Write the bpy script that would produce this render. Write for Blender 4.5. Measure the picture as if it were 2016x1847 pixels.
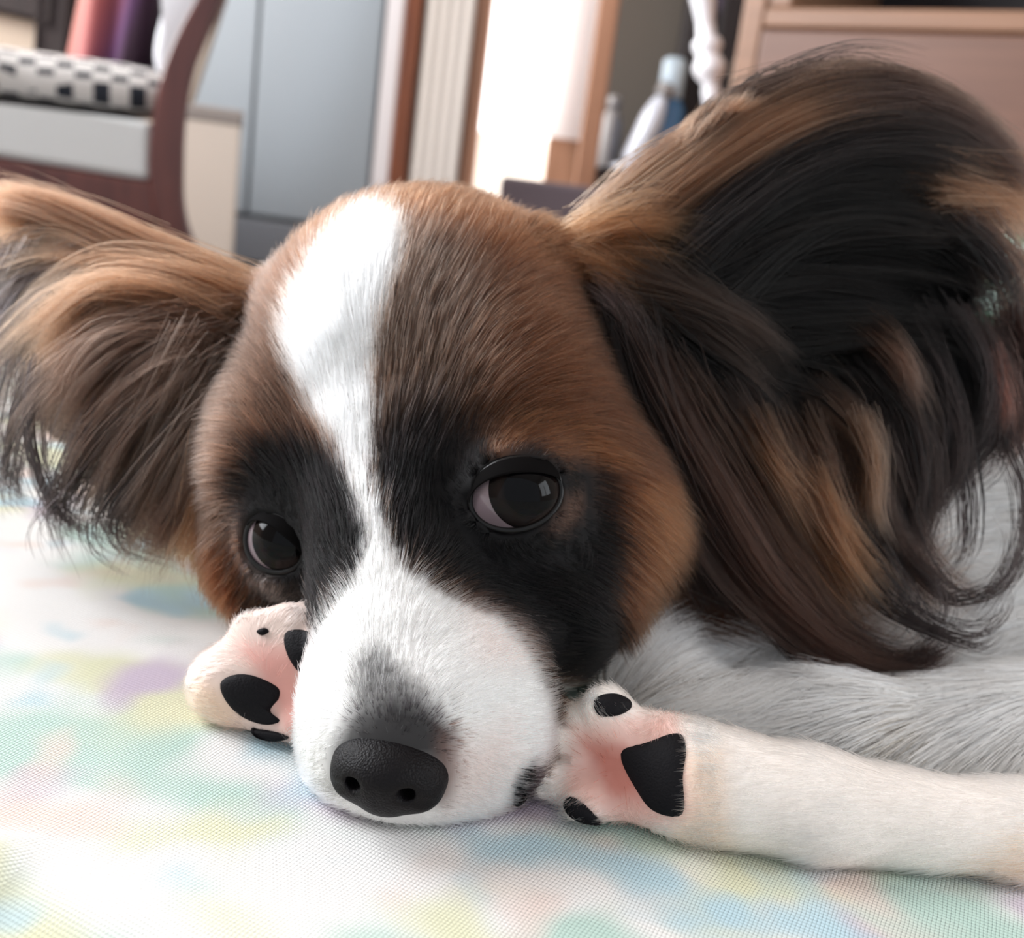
import bpy, bmesh, math, random
import numpy as np
from mathutils import Vector, Matrix, noise

for o in list(bpy.data.objects):
    bpy.data.objects.remove(o)
S = bpy.context.scene
rng = np.random.default_rng(7)
random.seed(7)

# ------------------------------------------------------------------ camera
IMW, IMH, FPX = 2016.0, 1847.0, 2100.0
PITCH, ROLL = math.radians(14.0), math.radians(7.5)
CAM = np.array([0.0, 0.0, 0.46])
_right0 = np.array([1.0, 0, 0])
_up0 = np.array([0, math.sin(PITCH), math.cos(PITCH)])
VIEW = np.array([0, math.cos(PITCH), -math.sin(PITCH)])
RIGHT = math.cos(ROLL) * _right0 + math.sin(ROLL) * _up0
UP = -math.sin(ROLL) * _right0 + math.cos(ROLL) * _up0
cam_d = bpy.data.cameras.new('camera')
cam_o = bpy.data.objects.new('camera', cam_d)
S.collection.objects.link(cam_o)
m = Matrix.Identity(4)
for i in range(3):
    m[i][0], m[i][1], m[i][2], m[i][3] = RIGHT[i], UP[i], -VIEW[i], CAM[i]
cam_o.matrix_world = m
cam_d.sensor_fit = 'HORIZONTAL'
cam_d.sensor_width = 36.0
cam_d.lens = 36.0 * FPX / IMW
cam_d.clip_start = 0.01
cam_d.clip_end = 60
cam_d.dof.use_dof = True
cam_d.dof.focus_distance = 0.168
cam_d.dof.aperture_fstop = 19.5
S.camera = cam_o

# ------------------------------------------------------------------ light, exposure
S.view_settings.view_transform = 'Standard'
S.view_settings.look = 'None'
S.view_settings.exposure = 0.74
S.view_settings.gamma = 1.0
S.view_settings.use_curve_mapping = False
W_ = bpy.data.worlds.new('world'); S.world = W_
W_.use_nodes = True
W_.node_tree.nodes['Background'].inputs[0].default_value = (0.86, 0.92, 1.0, 1)
W_.node_tree.nodes['Background'].inputs[1].default_value = 0.60

def area_light(name, loc, target, sx, sy, watts, col):
    d = bpy.data.lights.new(name, 'AREA'); d.shape = 'RECTANGLE'; d.size = sx; d.size_y = sy
    d.energy = watts; d.color = col
    o = bpy.data.objects.new(name, d); S.collection.objects.link(o)
    o.location = loc
    o.rotation_euler = (Vector(target) - Vector(loc)).to_track_quat('-Z', 'Y').to_euler()
    return o
area_light('window_daylight', (-1.62, 0.6, 1.34), (0.0, 0.2, 0.5), 1.25, 1.4, 50, (0.93, 0.96, 1.0))
area_light('right_window_daylight', (2.32, -0.35, 1.40), (0.1, 0.22, 0.42), 1.2, 1.3, 20, (0.92, 0.96, 1.0))
area_light('far_fill_light', (-1.62, 1.95, 1.34), (0.6, 2.2, 0.8), 0.8, 1.4, 40, (1.0, 0.97, 0.93))  # fill added to brighten the back of the room, source unseen

try:
    S.cycles.use_denoising = True
    S.cycles.max_bounces = 8
    S.cycles.use_adaptive_sampling = True
    S.cycles.adaptive_threshold = 0.045
    S.cycles.transparent_max_bounces = 12
    S.cycles.sample_clamp_indirect = 6
except Exception:
    pass

# ------------------------------------------------------------------ helpers
def P(px, py, d):
    """pixel of the photograph + distance along the view axis (cm) -> point (cm, seen from the lens)"""
    return np.array([(px - IMW / 2) / FPX * d, (IMH / 2 - py) / FPX * d, d], float)

def c2w(c):
    """lens-relative cm -> world metres"""
    c = np.asarray(c, float) * 0.01
    return CAM + c[..., 0:1] * RIGHT + c[..., 1:2] * UP + c[..., 2:3] * VIEW

def d2w(c):
    c = np.asarray(c, float)
    return c[..., 0:1] * RIGHT + c[..., 1:2] * UP + c[..., 2:3] * VIEW

def w2c(w):
    w = (np.asarray(w, float) - CAM) * 100
    return np.stack([w @ RIGHT, w @ UP, w @ VIEW], -1)

def c2px(c):
    return np.stack([c[..., 0] / c[..., 2] * FPX + IMW / 2, IMH / 2 - c[..., 1] / c[..., 2] * FPX], -1)

def W(px, py, y):
    """point in the room where the sight line through a pixel meets the vertical plane y (metres)"""
    r = (px - IMW / 2) / FPX * RIGHT + (IMH / 2 - py) / FPX * UP + VIEW
    return Vector(CAM + r * (y / r[1]))

def unit(v):
    v = np.asarray(v, float)
    return v / np.maximum(np.linalg.norm(v, axis=-1, keepdims=True), 1e-9)

def lin(r, g, b):
    f = lambda c: (c / 255 / 12.92) if c / 255 <= 0.04045 else ((c / 255 + 0.055) / 1.055) ** 2.4
    return (f(r), f(g), f(b))

def tag(o, label=None, cat=None, group=None, kind=None):
    if label: o['label'] = label
    if cat: o['category'] = cat
    if group: o['group'] = group
    if kind: o['kind'] = kind
    return o

def empty(name, loc=(0, 0, 0), parent=None):
    o = bpy.data.objects.new(name, None); S.collection.objects.link(o)
    o.location = loc
    o.empty_display_size = 0.05
    return o

def link(name, me, mat=None, parent=None, smooth=True):
    o = bpy.data.objects.new(name, me); S.collection.objects.link(o)
    if mat is not None and len(me.materials) == 0: me.materials.append(mat)
    if smooth:
        me.polygons.foreach_set('use_smooth', [True] * len(me.polygons))
    if parent is not None:
        o.parent = parent
        o.matrix_parent_inverse = parent.matrix_basis.inverted()
    return o

def mesh_from(name, v, f):
    me = bpy.data.meshes.new(name)
    me.from_pydata([tuple(map(float, a)) for a in v], [], [tuple(map(int, a)) for a in f])
    me.update()
    return me

def obj_bm(name, bm, mat, parent=None, smooth=False):
    bmesh.ops.recalc_face_normals(bm, faces=bm.faces[:])
    me = bpy.data.meshes.new(name); bm.to_mesh(me); bm.free()
    return link(name, me, mat, parent, smooth)

# --- materials
def new_mat(name):
    m = bpy.data.materials.new(name); m.use_nodes = True
    nt = m.node_tree
    return m, nt, nt.nodes['Principled BSDF']

def simple(name, col, rough=0.6, metal=0.0, bump=0.0, scale=40, var=0.0, spec=0.5, coat=0.0):
    m, nt, b = new_mat(name)
    b.inputs['Base Color'].default_value = (*col, 1)
    b.inputs['Roughness'].default_value = rough
    b.inputs['Metallic'].default_value = metal
    b.inputs['Specular IOR Level'].default_value = spec
    b.inputs['Coat Weight'].default_value = coat
    if bump or var:
        tc = nt.nodes.new('ShaderNodeTexCoord')
        nz = nt.nodes.new('ShaderNodeTexNoise'); nz.inputs['Scale'].default_value = scale; nz.inputs['Detail'].default_value = 5
        nt.links.new(tc.outputs['Object'], nz.inputs['Vector'])
        if bump:
            bp = nt.nodes.new('ShaderNodeBump'); bp.inputs['Strength'].default_value = bump; bp.inputs['Distance'].default_value = 0.002
            nt.links.new(nz.outputs['Fac'], bp.inputs['Height']); nt.links.new(bp.outputs['Normal'], b.inputs['Normal'])
        if var:
            mx = nt.nodes.new('ShaderNodeMix'); mx.data_type = 'RGBA'
            mx.inputs['A'].default_value = (*[c * (1 - var) for c in col], 1)
            mx.inputs['B'].default_value = (*[min(1, c * (1 + var)) for c in col], 1)
            nt.links.new(nz.outputs['Fac'], mx.inputs['Factor']); nt.links.new(mx.outputs['Result'], b.inputs['Base Color'])
    return m

def wood(name, col, dark, rough=0.45, scale=(2, 2, 30), axis=2):
    m, nt, b = new_mat(name)
    tc = nt.nodes.new('ShaderNodeTexCoord'); mp = nt.nodes.new('ShaderNodeMapping')
    sc = [14, 14, 14]; sc[axis] = 0.9
    mp.inputs['Scale'].default_value = sc
    nz = nt.nodes.new('ShaderNodeTexNoise'); nz.inputs['Scale'].default_value = 4; nz.inputs['Detail'].default_value = 8; nz.inputs['Distortion'].default_value = 0.6
    cr = nt.nodes.new('ShaderNodeValToRGB')
    cr.color_ramp.elements[0].position = 0.3; cr.color_ramp.elements[0].color = (*dark, 1)
    cr.color_ramp.elements[1].position = 0.7; cr.color_ramp.elements[1].color = (*col, 1)
    nt.links.new(tc.outputs['Object'], mp.inputs[0]); nt.links.new(mp.outputs[0], nz.inputs['Vector'])
    nt.links.new(nz.outputs['Fac'], cr.inputs[0]); nt.links.new(cr.outputs[0], b.inputs['Base Color'])
    b.inputs['Roughness'].default_value = rough
    return m

# ------------------------------------------------------------------ signed distance modelling (numpy)
def smin(a, b, k):
    h = np.clip(0.5 + 0.5 * (b - a) / k, 0, 1)
    return b + (a - b) * h - k * h * (1 - h)

def smax(a, b, k):
    return -smin(-a, -b, k)

def sd_ell(p, c, r, R=None):
    q = p - np.asarray(c)
    if R is not None: q = q @ np.asarray(R).T        # rows of R = local axes
    r = np.asarray(r, float)
    k0 = np.linalg.norm(q / r, axis=-1); k1 = np.linalg.norm(q / (r * r), axis=-1)
    return k0 * (k0 - 1.0) / np.maximum(k1, 1e-6)

def sd_cone(p, a, b, ra, rb):
    a = np.asarray(a); b = np.asarray(b); ba = b - a
    t = np.clip(((p - a) @ ba) / (ba @ ba), 0, 1)
    return np.linalg.norm(p - a - t[..., None] * ba, axis=-1) - (ra + (rb - ra) * t)

def frame(fwd, up):
    """rows: right, up, forward"""
    f = unit(fwd); r = unit(np.cross(up, f)); u = np.cross(f, r)
    return np.stack([r, u, f])

def surface_nets(fn, lo, hi, h):
    lo = np.asarray(lo, float); hi = np.asarray(hi, float)
    n = np.ceil((hi - lo) / h).astype(int) + 1
    ax = [lo[i] + h * np.arange(n[i]) for i in range(3)]
    F = np.empty(n, np.float32)
    for i0 in range(0, n[0], 24):
        g = np.stack(np.meshgrid(ax[0][i0:i0 + 24], ax[1], ax[2], indexing='ij'), -1)
        F[i0:i0 + 24] = fn(g.reshape(-1, 3)).reshape(g.shape[:3])
    nx, ny, nz = n - 1
    c = np.zeros((nx, ny, nz, 3), np.float32); cnt = np.zeros((nx, ny, nz), np.float32)
    offs = [(i, j, k) for i in (0, 1) for j in (0, 1) for k in (0, 1)]
    for a in offs:
        for d in range(3):
            if a[d]: continue
            b = list(a); b[d] = 1
            fa = F[a[0]:a[0] + nx, a[1]:a[1] + ny, a[2]:a[2] + nz]
            fb = F[b[0]:b[0] + nx, b[1]:b[1] + ny, b[2]:b[2] + nz]
            s = (fa < 0) != (fb < 0)
            t = np.where(s, fa / np.where(s, fa - fb, 1), 0)
            for e in range(3):
                c[..., e] += np.where(s, a[e] + (t if e == d else 0), 0)
            cnt += s
    act = cnt > 0
    idx = -np.ones(act.shape, np.int64); idx[act] = np.arange(act.sum())
    cell = np.argwhere(act)
    V = lo + h * (cell + c[act] / cnt[act][:, None])
    quads = []
    for d in range(3):
        e, g = [(1, 2), (2, 0), (0, 1)][d]
        sl0 = [slice(1, -1)] * 3; sl1 = [slice(1, -1)] * 3
        sl0[d] = slice(0, n[d] - 1); sl1[d] = slice(1, n[d])
        f0 = F[tuple(sl0)] < 0; f1 = F[tuple(sl1)] < 0
        for want, flip in ((f0 & ~f1, False), (~f0 & f1, True)):
            q = np.argwhere(want)
            q = q + np.array([1 if i != d else 0 for i in range(3)])
            def at(de, dg):
                r = q.copy(); r[:, e] += de; r[:, g] += dg
                return idx[r[:, 0], r[:, 1], r[:, 2]]
            Q = np.stack([at(-1, -1), at(0, -1), at(0, 0), at(-1, 0)], 1)
            if flip: Q = Q[:, ::-1]
            quads.append(Q)
    Q = np.concatenate(quads)
    return V, Q
DENS = 900.0; RADK = 1.0; LOCKK = 1.0
ZB = 0.365
# ------------------------------------------------------------------ the dog's body, one continuous surface
UPC = np.array([math.sin(ROLL) * math.cos(PITCH), math.cos(ROLL) * math.cos(PITCH), -math.sin(PITCH)])  # world up seen from the lens
EYE_R = dict(c=P(1014, 976, 19.0), r=0.95, rx=0.80, ry=0.60, tilt=14, f=unit([0.02, 0.05, -1.0]), iris=P(1046, 962, 18.06))
EYE_L = dict(c=P(582, 1064, 20.5), r=0.95, rx=0.64, ry=0.52, tilt=-24, f=unit([-0.36, 0.0, -1.0]), iris=P(561, 1053, 19.56))
def eye_axes(e):
    F = frame(e['f'], [0, 1, 0])                 # right, up, fwd (fwd points to the lens)
    R = -F[0]; U = F[1]                          # R now points to picture-right
    t = math.radians(e['tilt'])
    return np.stack([R * math.cos(t) + U * math.sin(t), -R * math.sin(t) + U * math.cos(t), F[2]])
for e in (EYE_R, EYE_L): e['A'] = eye_axes(e)

EARR_C = P(1600, 525, 24.5)
EARR_F = frame(unit([0.34, -0.22, -0.90]), [0.25, 1, 0])
EARL_C = P(150, 690, 25.4)
EARL_F = frame(unit([-0.72, -0.15, -0.70]), [-0.2, 1, 0])

def body_parts(p):
    E = lambda px, py, d, r, R=None: sd_ell(p, P(px, py, d), (r, r, r) if np.isscalar(r) else r, R)
    C = lambda a, b, ra, rb: sd_cone(p, P(*a), P(*b), ra, rb)
    # cranium and brow
    h = E(845, 770, 23.6, (4.05, 4.25, 4.3))
    h = smin(h, E(985, 830, 20.9, 2.1), 1.2)
    h = smin(h, E(600, 900, 21.6, 1.9), 1.2)
    # cheeks
    h = smin(h, E(1120, 1010, 21.7, 2.2), 1.2)
    h = smin(h, E(1045, 1180, 20.2, 1.65), 1.0)
    h = smin(h, E(560, 1080, 22.1, 1.55), 1.0)
    # bridge and muzzle
    h = smin(h, C((765, 960, 20.3), (760, 1260, 17.7), 1.75, 1.05), 0.9)
    h = smin(h, C((850, 1180, 20.2), (815, 1420, 17.1), 2.0, 1.45), 0.8)
    h = smin(h, E(955, 1395, 17.7, (1.2, 1.55, 1.45)), 0.6)
    h = smin(h, E(700, 1430, 17.5, (0.95, 1.3, 1.2)), 0.6)
    h = smin(h, E(775, 1480, 16.7, (0.95, 0.85, 0.8)), 0.5)
    h = smin(h, E(830, 1535, 17.6, (1.5, 0.75, 1.2)), 0.5)
    # lid mounds and openings
    for e in (EYE_R, EYE_L):
        h = smin(h, np.linalg.norm(p - e['c'], axis=-1) - (e['r'] + 0.14), 0.35)
    for e in (EYE_R, EYE_L):
        q = (p - e['c']) @ e['A'].T
        rr = (e['rx'] ** 2 + e['ry'] ** 2) / (2 * e['ry'])
        d0 = rr - e['ry']
        al = np.maximum(np.hypot(q[:, 0], q[:, 1] - d0), np.hypot(q[:, 0], q[:, 1] + d0)) - rr
        el = (np.hypot(q[:, 0] / e['rx'], q[:, 1] / e['ry']) - 1) * e['ry']
        al = 0.35 * al + 0.65 * el
        cut = np.maximum(al, 0.15 - q[:, 2])
        h = smax(h, -cut, 0.10)
    # neck, chest, shoulder, body going back to the right
    head = h
    h = C((1130, 900, 25.5), (1420, 1080, 29.0), 3.7, 4.3)
    h = smin(h, C((1420, 1180, 28), (1900, 1220, 32), 4.6, 5.8), 1.5)
    h = smin(h, C((1900, 1220, 32), (2500, 1060, 41), 6.0, 6.2), 1.5)
    h = smin(h, C((1230, 1330, 23.0), (1500, 1335, 25.2), 1.3, 2.0), 1.2)
    h = smin(h, C((1500, 1335, 25.2), (2250, 1360, 27.0), 2.0, 3.2), 1.8)
    h = smin(h, C((1260, 1430, 21.2), (1700, 1490, 21.6), 0.9, 1.25), 1.0)
    h = smin(h, C((1700, 1490, 21.6), (2300, 1480, 22.6), 1.25, 2.0), 1.0)
    h = smin(h, E(2560, 1150, 38.0, (4.6, 5.0, 5.0)), 1.5)            # haunch
    h = smin(h, C((2500, 1330, 35), (2150, 1390, 31), 1.6, 1.1), 0.6)  # hind foot
    # near foreleg, picture right
    leg = C((2330, 1640, 19.6), (1980, 1660, 17.9), 1.35, 0.98)
    leg = smin(leg, C((1980, 1660, 17.9), (1600, 1595, 17.5), 0.92, 0.93), 0.4)
    leg = smin(leg, C((1600, 1595, 17.5), (1370, 1545, 17.55), 0.93, 1.05), 0.4)
    leg = smin(leg, C((2330, 1640, 19.6), (2150, 1400, 25.0), 1.4, 1.9), 0.8)
    paw = E(1290, 1535, 17.75, (0.85, 1.15, 0.8))
    paw = smin(paw, C((1250, 1470, 17.7), (1195, 1405, 17.55), 0.52, 0.47), 0.18)
    paw = smin(paw, C((1205, 1460, 18.0), (1110, 1430, 17.9), 0.5, 0.42), 0.2)
    paw = smin(paw, C((1190, 1540, 17.9), (1085, 1545, 17.85), 0.5, 0.42), 0.2)
    paw = smin(paw, C((1230, 1570, 17.6), (1150, 1585, 17.35), 0.5, 0.42), 0.18)
    leg = smin(leg, paw, 0.35)
    torso = h
    # far forepaw under the chin, picture left
    fp = E(505, 1345, 18.95, (0.95, 0.95, 0.75))
    fp = smin(fp, E(440, 1350, 18.9, (0.62, 0.68, 0.6)), 0.3)
    fp = smin(fp, C((490, 1245, 19.0), (575, 1225, 18.9), 0.36, 0.38), 0.18)
    fp = smin(fp, C((560, 1290, 18.9), (620, 1280, 18.8), 0.5, 0.5), 0.2)
    fp = smin(fp, C((540, 1420, 18.6), (600, 1425, 18.4), 0.40, 0.42), 0.2)
    fp = smin(fp, C((600, 1330, 19.4), (720, 1330, 20.5), 0.95, 1.0), 0.4)
    fp = smin(fp, C((720, 1330, 20.5), (1050, 1330, 24.0), 1.0, 1.3), 0.4)
    ears = []
    # ears: cupped shells
    for c, F, r, off, k in ((EARR_C, EARR_F, (4.55, 4.35, 1.9), 1.15, 0.7), (EARL_C, EARL_F, (3.4, 2.2, 1.0), -0.55, 0.6)):
        e1 = sd_ell(p, c, r, F)
        e2 = sd_ell(p, c + F[2] * off, (r[0] * .97, r[1] * .97, r[2] * .97), F)
        ear = smax(e1, -e2, 0.18)
        ears.append(ear)
    # fleshy ear roots
    ears[0] = smin(ears[0], C((1090, 580, 23.0), (1250, 540, 23.3), 1.5, 1.0), 0.6)
    ears[1] = smin(ears[1], C((560, 640, 23.6), (240, 680, 25.0), 1.15, 0.7), 0.5)
    return head, torso, leg, fp, ears[0], ears[1]

def body_sdf(p):
    head, torso, leg, fp, er, el = body_parts(p)
    h = smin(head, torso, 1.0)
    h = smin(h, leg, 0.25)
    h = smin(h, fp, 0.12)
    h = smin(h, er, 0.6)
    h = smin(h, el, 0.6)
    return smax(h, 0.02 - (p @ UPC + (CAM[2] - ZB) * 100), 0.08)      # rests on the bed

import time
_t = time.time()
BV, BQ = surface_nets(body_sdf, (-11.5, -9.2, 14.5), (21.5, 7.5, 46.0), 0.20)
print('body', BV.shape, BQ.shape, round(time.time() - _t, 1))
# ------------------------------------------------------------------ coat colours (the animal's own markings, with a little painted light and shade)
from mathutils.bvhtree import BVHTree

def poly_sd(poly, q):
    """signed distance to a polygon, negative inside"""
    v = np.asarray(poly, float); w = np.roll(v, 1, 0)
    d = np.full(len(q), 1e18); s = np.ones(len(q))
    for a, b in zip(v, w):
        e = b - a; wv = q - a
        t = np.clip((wv @ e) / max(e @ e, 1e-9), 0, 1)
        d = np.minimum(d, ((wv - t[:, None] * e) ** 2).sum(1))
        c1 = q[:, 1] >= a[1]; c2 = q[:, 1] < b[1]; c3 = e[0] * wv[:, 1] > e[1] * wv[:, 0]
        flip = (c1 & c2 & c3) | (~c1 & ~c2 & ~c3)
        s = np.where(flip, -s, s)
    return s * np.sqrt(d)

WHITE = lin(244, 241, 238)
HEAD_BASE = lin(77, 51, 37)
BLACK = lin(11, 8, 9)
# (polygon around the marking, softness, strength, colour)
HEAD_MARKS = [
    ([(380, 560), (560, 520), (600, 640), (560, 820), (480, 900), (460, 1050), (380, 1050), (380, 800)], 60, 0.9, lin(80, 63, 54)),
    ([(700, 380), (1250, 330), (1200, 520), (1100, 560), (900, 480), (760, 470)], 50, 1.0, lin(104, 68, 47)),
    ([(740, 470), (850, 480), (960, 600), (930, 760), (860, 870), (730, 900), (735, 700)], 50, 0.85, lin(70, 55, 46)),
    ([(560, 640), (520, 720), (520, 860), (640, 960), (680, 960), (640, 880), (590, 780)], 40, 0.75, lin(58, 45, 38)),
    ([(950, 560), (1150, 560), (1250, 800), (1200, 900), (1000, 830), (900, 720)], 70, 0.7, lin(72, 45, 30)),
    ([(400, 1050), (480, 1060), (560, 1200), (430, 1190), (350, 1090)], 30, 0.9, lin(84, 48, 28)),
    ([(1215, 930), (1440, 900), (1560, 1150), (1400, 1215), (1260, 1225), (1215, 1180)], 25, 0.85, lin(106, 69, 46)),
    ([(1095, 388), (1195, 392), (1188, 425), (1105, 428)], 10, 0.6, lin(220, 205, 190)),  # small white glint at the ear root, painted into the coat
    # dark mask round both eyes
    ([(468, 945), (520, 895), (600, 890), (660, 920), (705, 980), (740, 1090), (720, 1120), (660, 1190), (625, 1270), (590, 1260), (490, 1170), (470, 1080)], 24, 1.0, BLACK),
    ([(728, 925), (745, 880), (820, 835), (930, 855), (985, 905), (1040, 870), (1110, 905), (1180, 925), (1196, 1010), (1196, 1150), (1220, 1230), (1200, 1320), (1095, 1395), (1075, 1330), (1045, 1270), (980, 1205), (900, 1165), (825, 1130), (770, 1080), (742, 1000)], 24, 1.0, BLACK),
    ([(740, 830), (820, 790), (960, 850), (930, 900), (740, 930)], 35, 0.6, lin(30, 23, 21)),
    ([(955, 880), (1000, 830), (1110, 830), (1210, 880), (1200, 915), (1110, 895), (1040, 862), (985, 890)], 14, 0.9, lin(100, 64, 42)),
    ([(1105, 985), (1150, 960), (1150, 1010), (1105, 1055), (1080, 1050)], 14, 0.75, lin(88, 66, 56)),
    ([(500, 1120), (600, 1180), (590, 1210), (505, 1160)], 14, 0.5, lin(120, 104, 96)),
    # white blaze and muzzle
    ([(690, 430), (745, 432), (782, 470), (768, 560), (742, 690), (733, 800), (737, 880), (728, 930), (737, 1000), (768, 1080), (800, 1125), (850, 1160), (900, 1185), (985, 1220), (1045, 1290), (1082, 1370), (1100, 1450), (1060, 1540), (1000, 1590), (900, 1640), (760, 1640), (600, 1570), (540, 1470), (550, 1380), (600, 1290), (655, 1195), (695, 1150), (718, 1090), (695, 980), (645, 880), (590, 780), (562, 690), (592, 590), (630, 500)], 10, 1.0, WHITE),
    ([(700, 1300), (745, 1270), (800, 1330), (870, 1400), (900, 1470), (885, 1560), (650, 1560), (650, 1470), (690, 1400)], 26, 0.75, lin(22, 19, 22)),
    ([(672, 1490), (700, 1415), (760, 1380), (830, 1395), (892, 1450), (880, 1500)], 18, 0.85, lin(26, 22, 25)),
    ([(860, 1420), (905, 1440), (910, 1530), (880, 1590), (860, 1590)], 22, 0.8, lin(80, 56, 50)),
    ([(930, 1210), (1020, 1260), (1030, 1300), (950, 1290)], 60, 0.6, lin(232, 200, 190)),  # pinkish tone of the muzzle's shadowed side, painted in
    ([(900, 1480), (1000, 1420), (1020, 1500), (960, 1590), (890, 1590)], 60, 0.6, lin(228, 198, 190)),  # same painted shade tone, lower on the muzzle
    ([(1015, 1530), (1050, 1500), (1058, 1560), (1030, 1590), (1005, 1580)], 9, 1.0, lin(30, 22, 24)),
]
EARR_MARKS = [
    ([(1050, 350), (1330, 250), (1450, 420), (1330, 560), (1140, 620)], 40, 1.0, lin(98, 66, 46)),
    ([(1130, 450), (1420, 200), (1700, 100), (2000, 180), (2100, 330), (1900, 270), (1750, 235), (1600, 270), (1450, 380), (1300, 500)], 24, 1.0, lin(88, 62, 47)),
]
EARL_MARKS = [
    ([(-200, 300), (60, 340), (120, 430), (60, 700), (-20, 800), (-200, 800)], 40, 0.8, lin(44, 35, 31)),
    ([(90, 380), (420, 480), (520, 620), (380, 720), (240, 600)], 50, 0.9, lin(100, 68, 45)),
]
BODY_MARKS = [
    ([(1150, 1080), (1560, 1020), (1750, 1110), (1640, 1180), (1430, 1212), (1200, 1250)], 30, 0.95, lin(88, 54, 34)),
    ([(1740, 1000), (1900, 1000), (1960, 1130), (1850, 1180), (1760, 1130)], 60, 0.35, lin(200, 165, 140)),
    ([(1850, 930), (2016, 880), (2016, 920), (1840, 1000)], 16, 0.6, lin(90, 86, 84)),
    ([(1640, 1540), (1860, 1370), (1900, 1400), (1740, 1560)], 30, 0.45, lin(150, 140, 126)),
    ([(1180, 1400), (1380, 1330), (1560, 1250), (1560, 1275), (1400, 1350), (1200, 1420)], 20, 0.5, lin(168, 160, 152)),
    ([(1820, 1560), (1960, 1430), (1990, 1440), (1880, 1580)], 22, 0.35, lin(160, 150, 138)),
]
LEG_MARKS = [
    ([(1310, 1480), (1420, 1480), (1440, 1670), (1330, 1690)], 30, 0.6, lin(236, 200, 172)),
    ([(1880, 1740), (2060, 1640), (2100, 1830), (1900, 1830)], 50, 0.5, lin(214, 170, 134)),
    ([(1130, 1430), (1330, 1400), (1360, 1600), (1240, 1640), (1110, 1560)], 25, 0.9, lin(226, 178, 166)),
    ([(1150, 1460), (1240, 1470), (1270, 1580), (1200, 1570)], 20, 0.9, lin(196, 120, 106)),
]
FP_MARKS = [
    ([(380, 1330), (470, 1380), (470, 1470), (360, 1400)], 30, 0.6, lin(226, 190, 160)),
    ([(470, 1270), (590, 1270), (610, 1440), (560, 1440), (500, 1320)], 26, 0.9, lin(206, 146, 136)),
]
CLASS_MARKS = [HEAD_MARKS, BODY_MARKS, LEG_MARKS, FP_MARKS, EARR_MARKS, EARL_MARKS]
CLASS_BASE = [HEAD_BASE, WHITE, lin(232, 222, 214), lin(214, 192, 182), lin(9, 7, 6), lin(66, 48, 38)]

def paint(c, cls, jit=0.0):
    """coat colour at points c (lens-relative cm) of body region cls"""
    q = c2px(c)
    q = q + rng.normal(0, 1, q.shape) * jit
    out = np.array(CLASS_BASE)[cls].astype(float)
    for k, marks in enumerate(CLASS_MARKS):
        sel = np.nonzero(cls == k)[0]
        if not len(sel): continue
        col = out[sel]; qq = q[sel]
        for poly, soft, amt, mc in marks:
            d = poly_sd(poly, qq)
            a = np.clip(0.5 - d / (2 * soft), 0, 1); a = a * a * (3 - 2 * a) * amt
            if jit: a = 0.3 * a + 0.7 * (rng.random(len(a)) < a)
            col = col * (1 - a[:, None]) + np.array(mc) * a[:, None]
        out[sel] = col
    return out

def classify(c):
    return np.argmin(np.stack(body_parts(c), 1), 1)

# ------------------------------------------------------------------ dog: root, body mesh
dog = empty('dog', tuple(c2w(P(900, 1650, 20.0))))
dog.location.z = 0.366
tag(dog, 'brown, black and white long-eared puppy lying with its chin on the bedspread', 'dog')

BVW = c2w(BV)
body_me = mesh_from('body', BVW, BQ)
BVcls = classify(BV)
skin = paint(BV, BVcls)
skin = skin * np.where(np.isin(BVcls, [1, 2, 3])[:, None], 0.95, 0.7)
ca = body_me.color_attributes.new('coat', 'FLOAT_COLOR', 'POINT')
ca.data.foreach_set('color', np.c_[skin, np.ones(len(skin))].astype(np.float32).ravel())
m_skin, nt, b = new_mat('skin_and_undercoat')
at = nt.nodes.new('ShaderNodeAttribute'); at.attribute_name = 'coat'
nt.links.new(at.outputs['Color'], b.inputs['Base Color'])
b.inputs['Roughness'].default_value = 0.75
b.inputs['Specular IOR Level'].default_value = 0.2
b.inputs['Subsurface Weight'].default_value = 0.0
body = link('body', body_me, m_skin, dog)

TRI = np.concatenate([BQ[:, [0, 1, 2]], BQ[:, [0, 2, 3]]])
BVH = BVHTree.FromPolygons([tuple(v) for v in BV], [tuple(int(i) for i in q) for q in BQ])

def hit(px, py):
    d = Vector(unit(P(px, py, 1.0)))
    h = BVH.ray_cast(Vector((0, 0, 0)), d)
    if h[0] is None: return None
    n = np.array(h[1]);
    if n @ np.array(d) > 0: n = -n
    return np.array(h[0]), n

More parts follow.
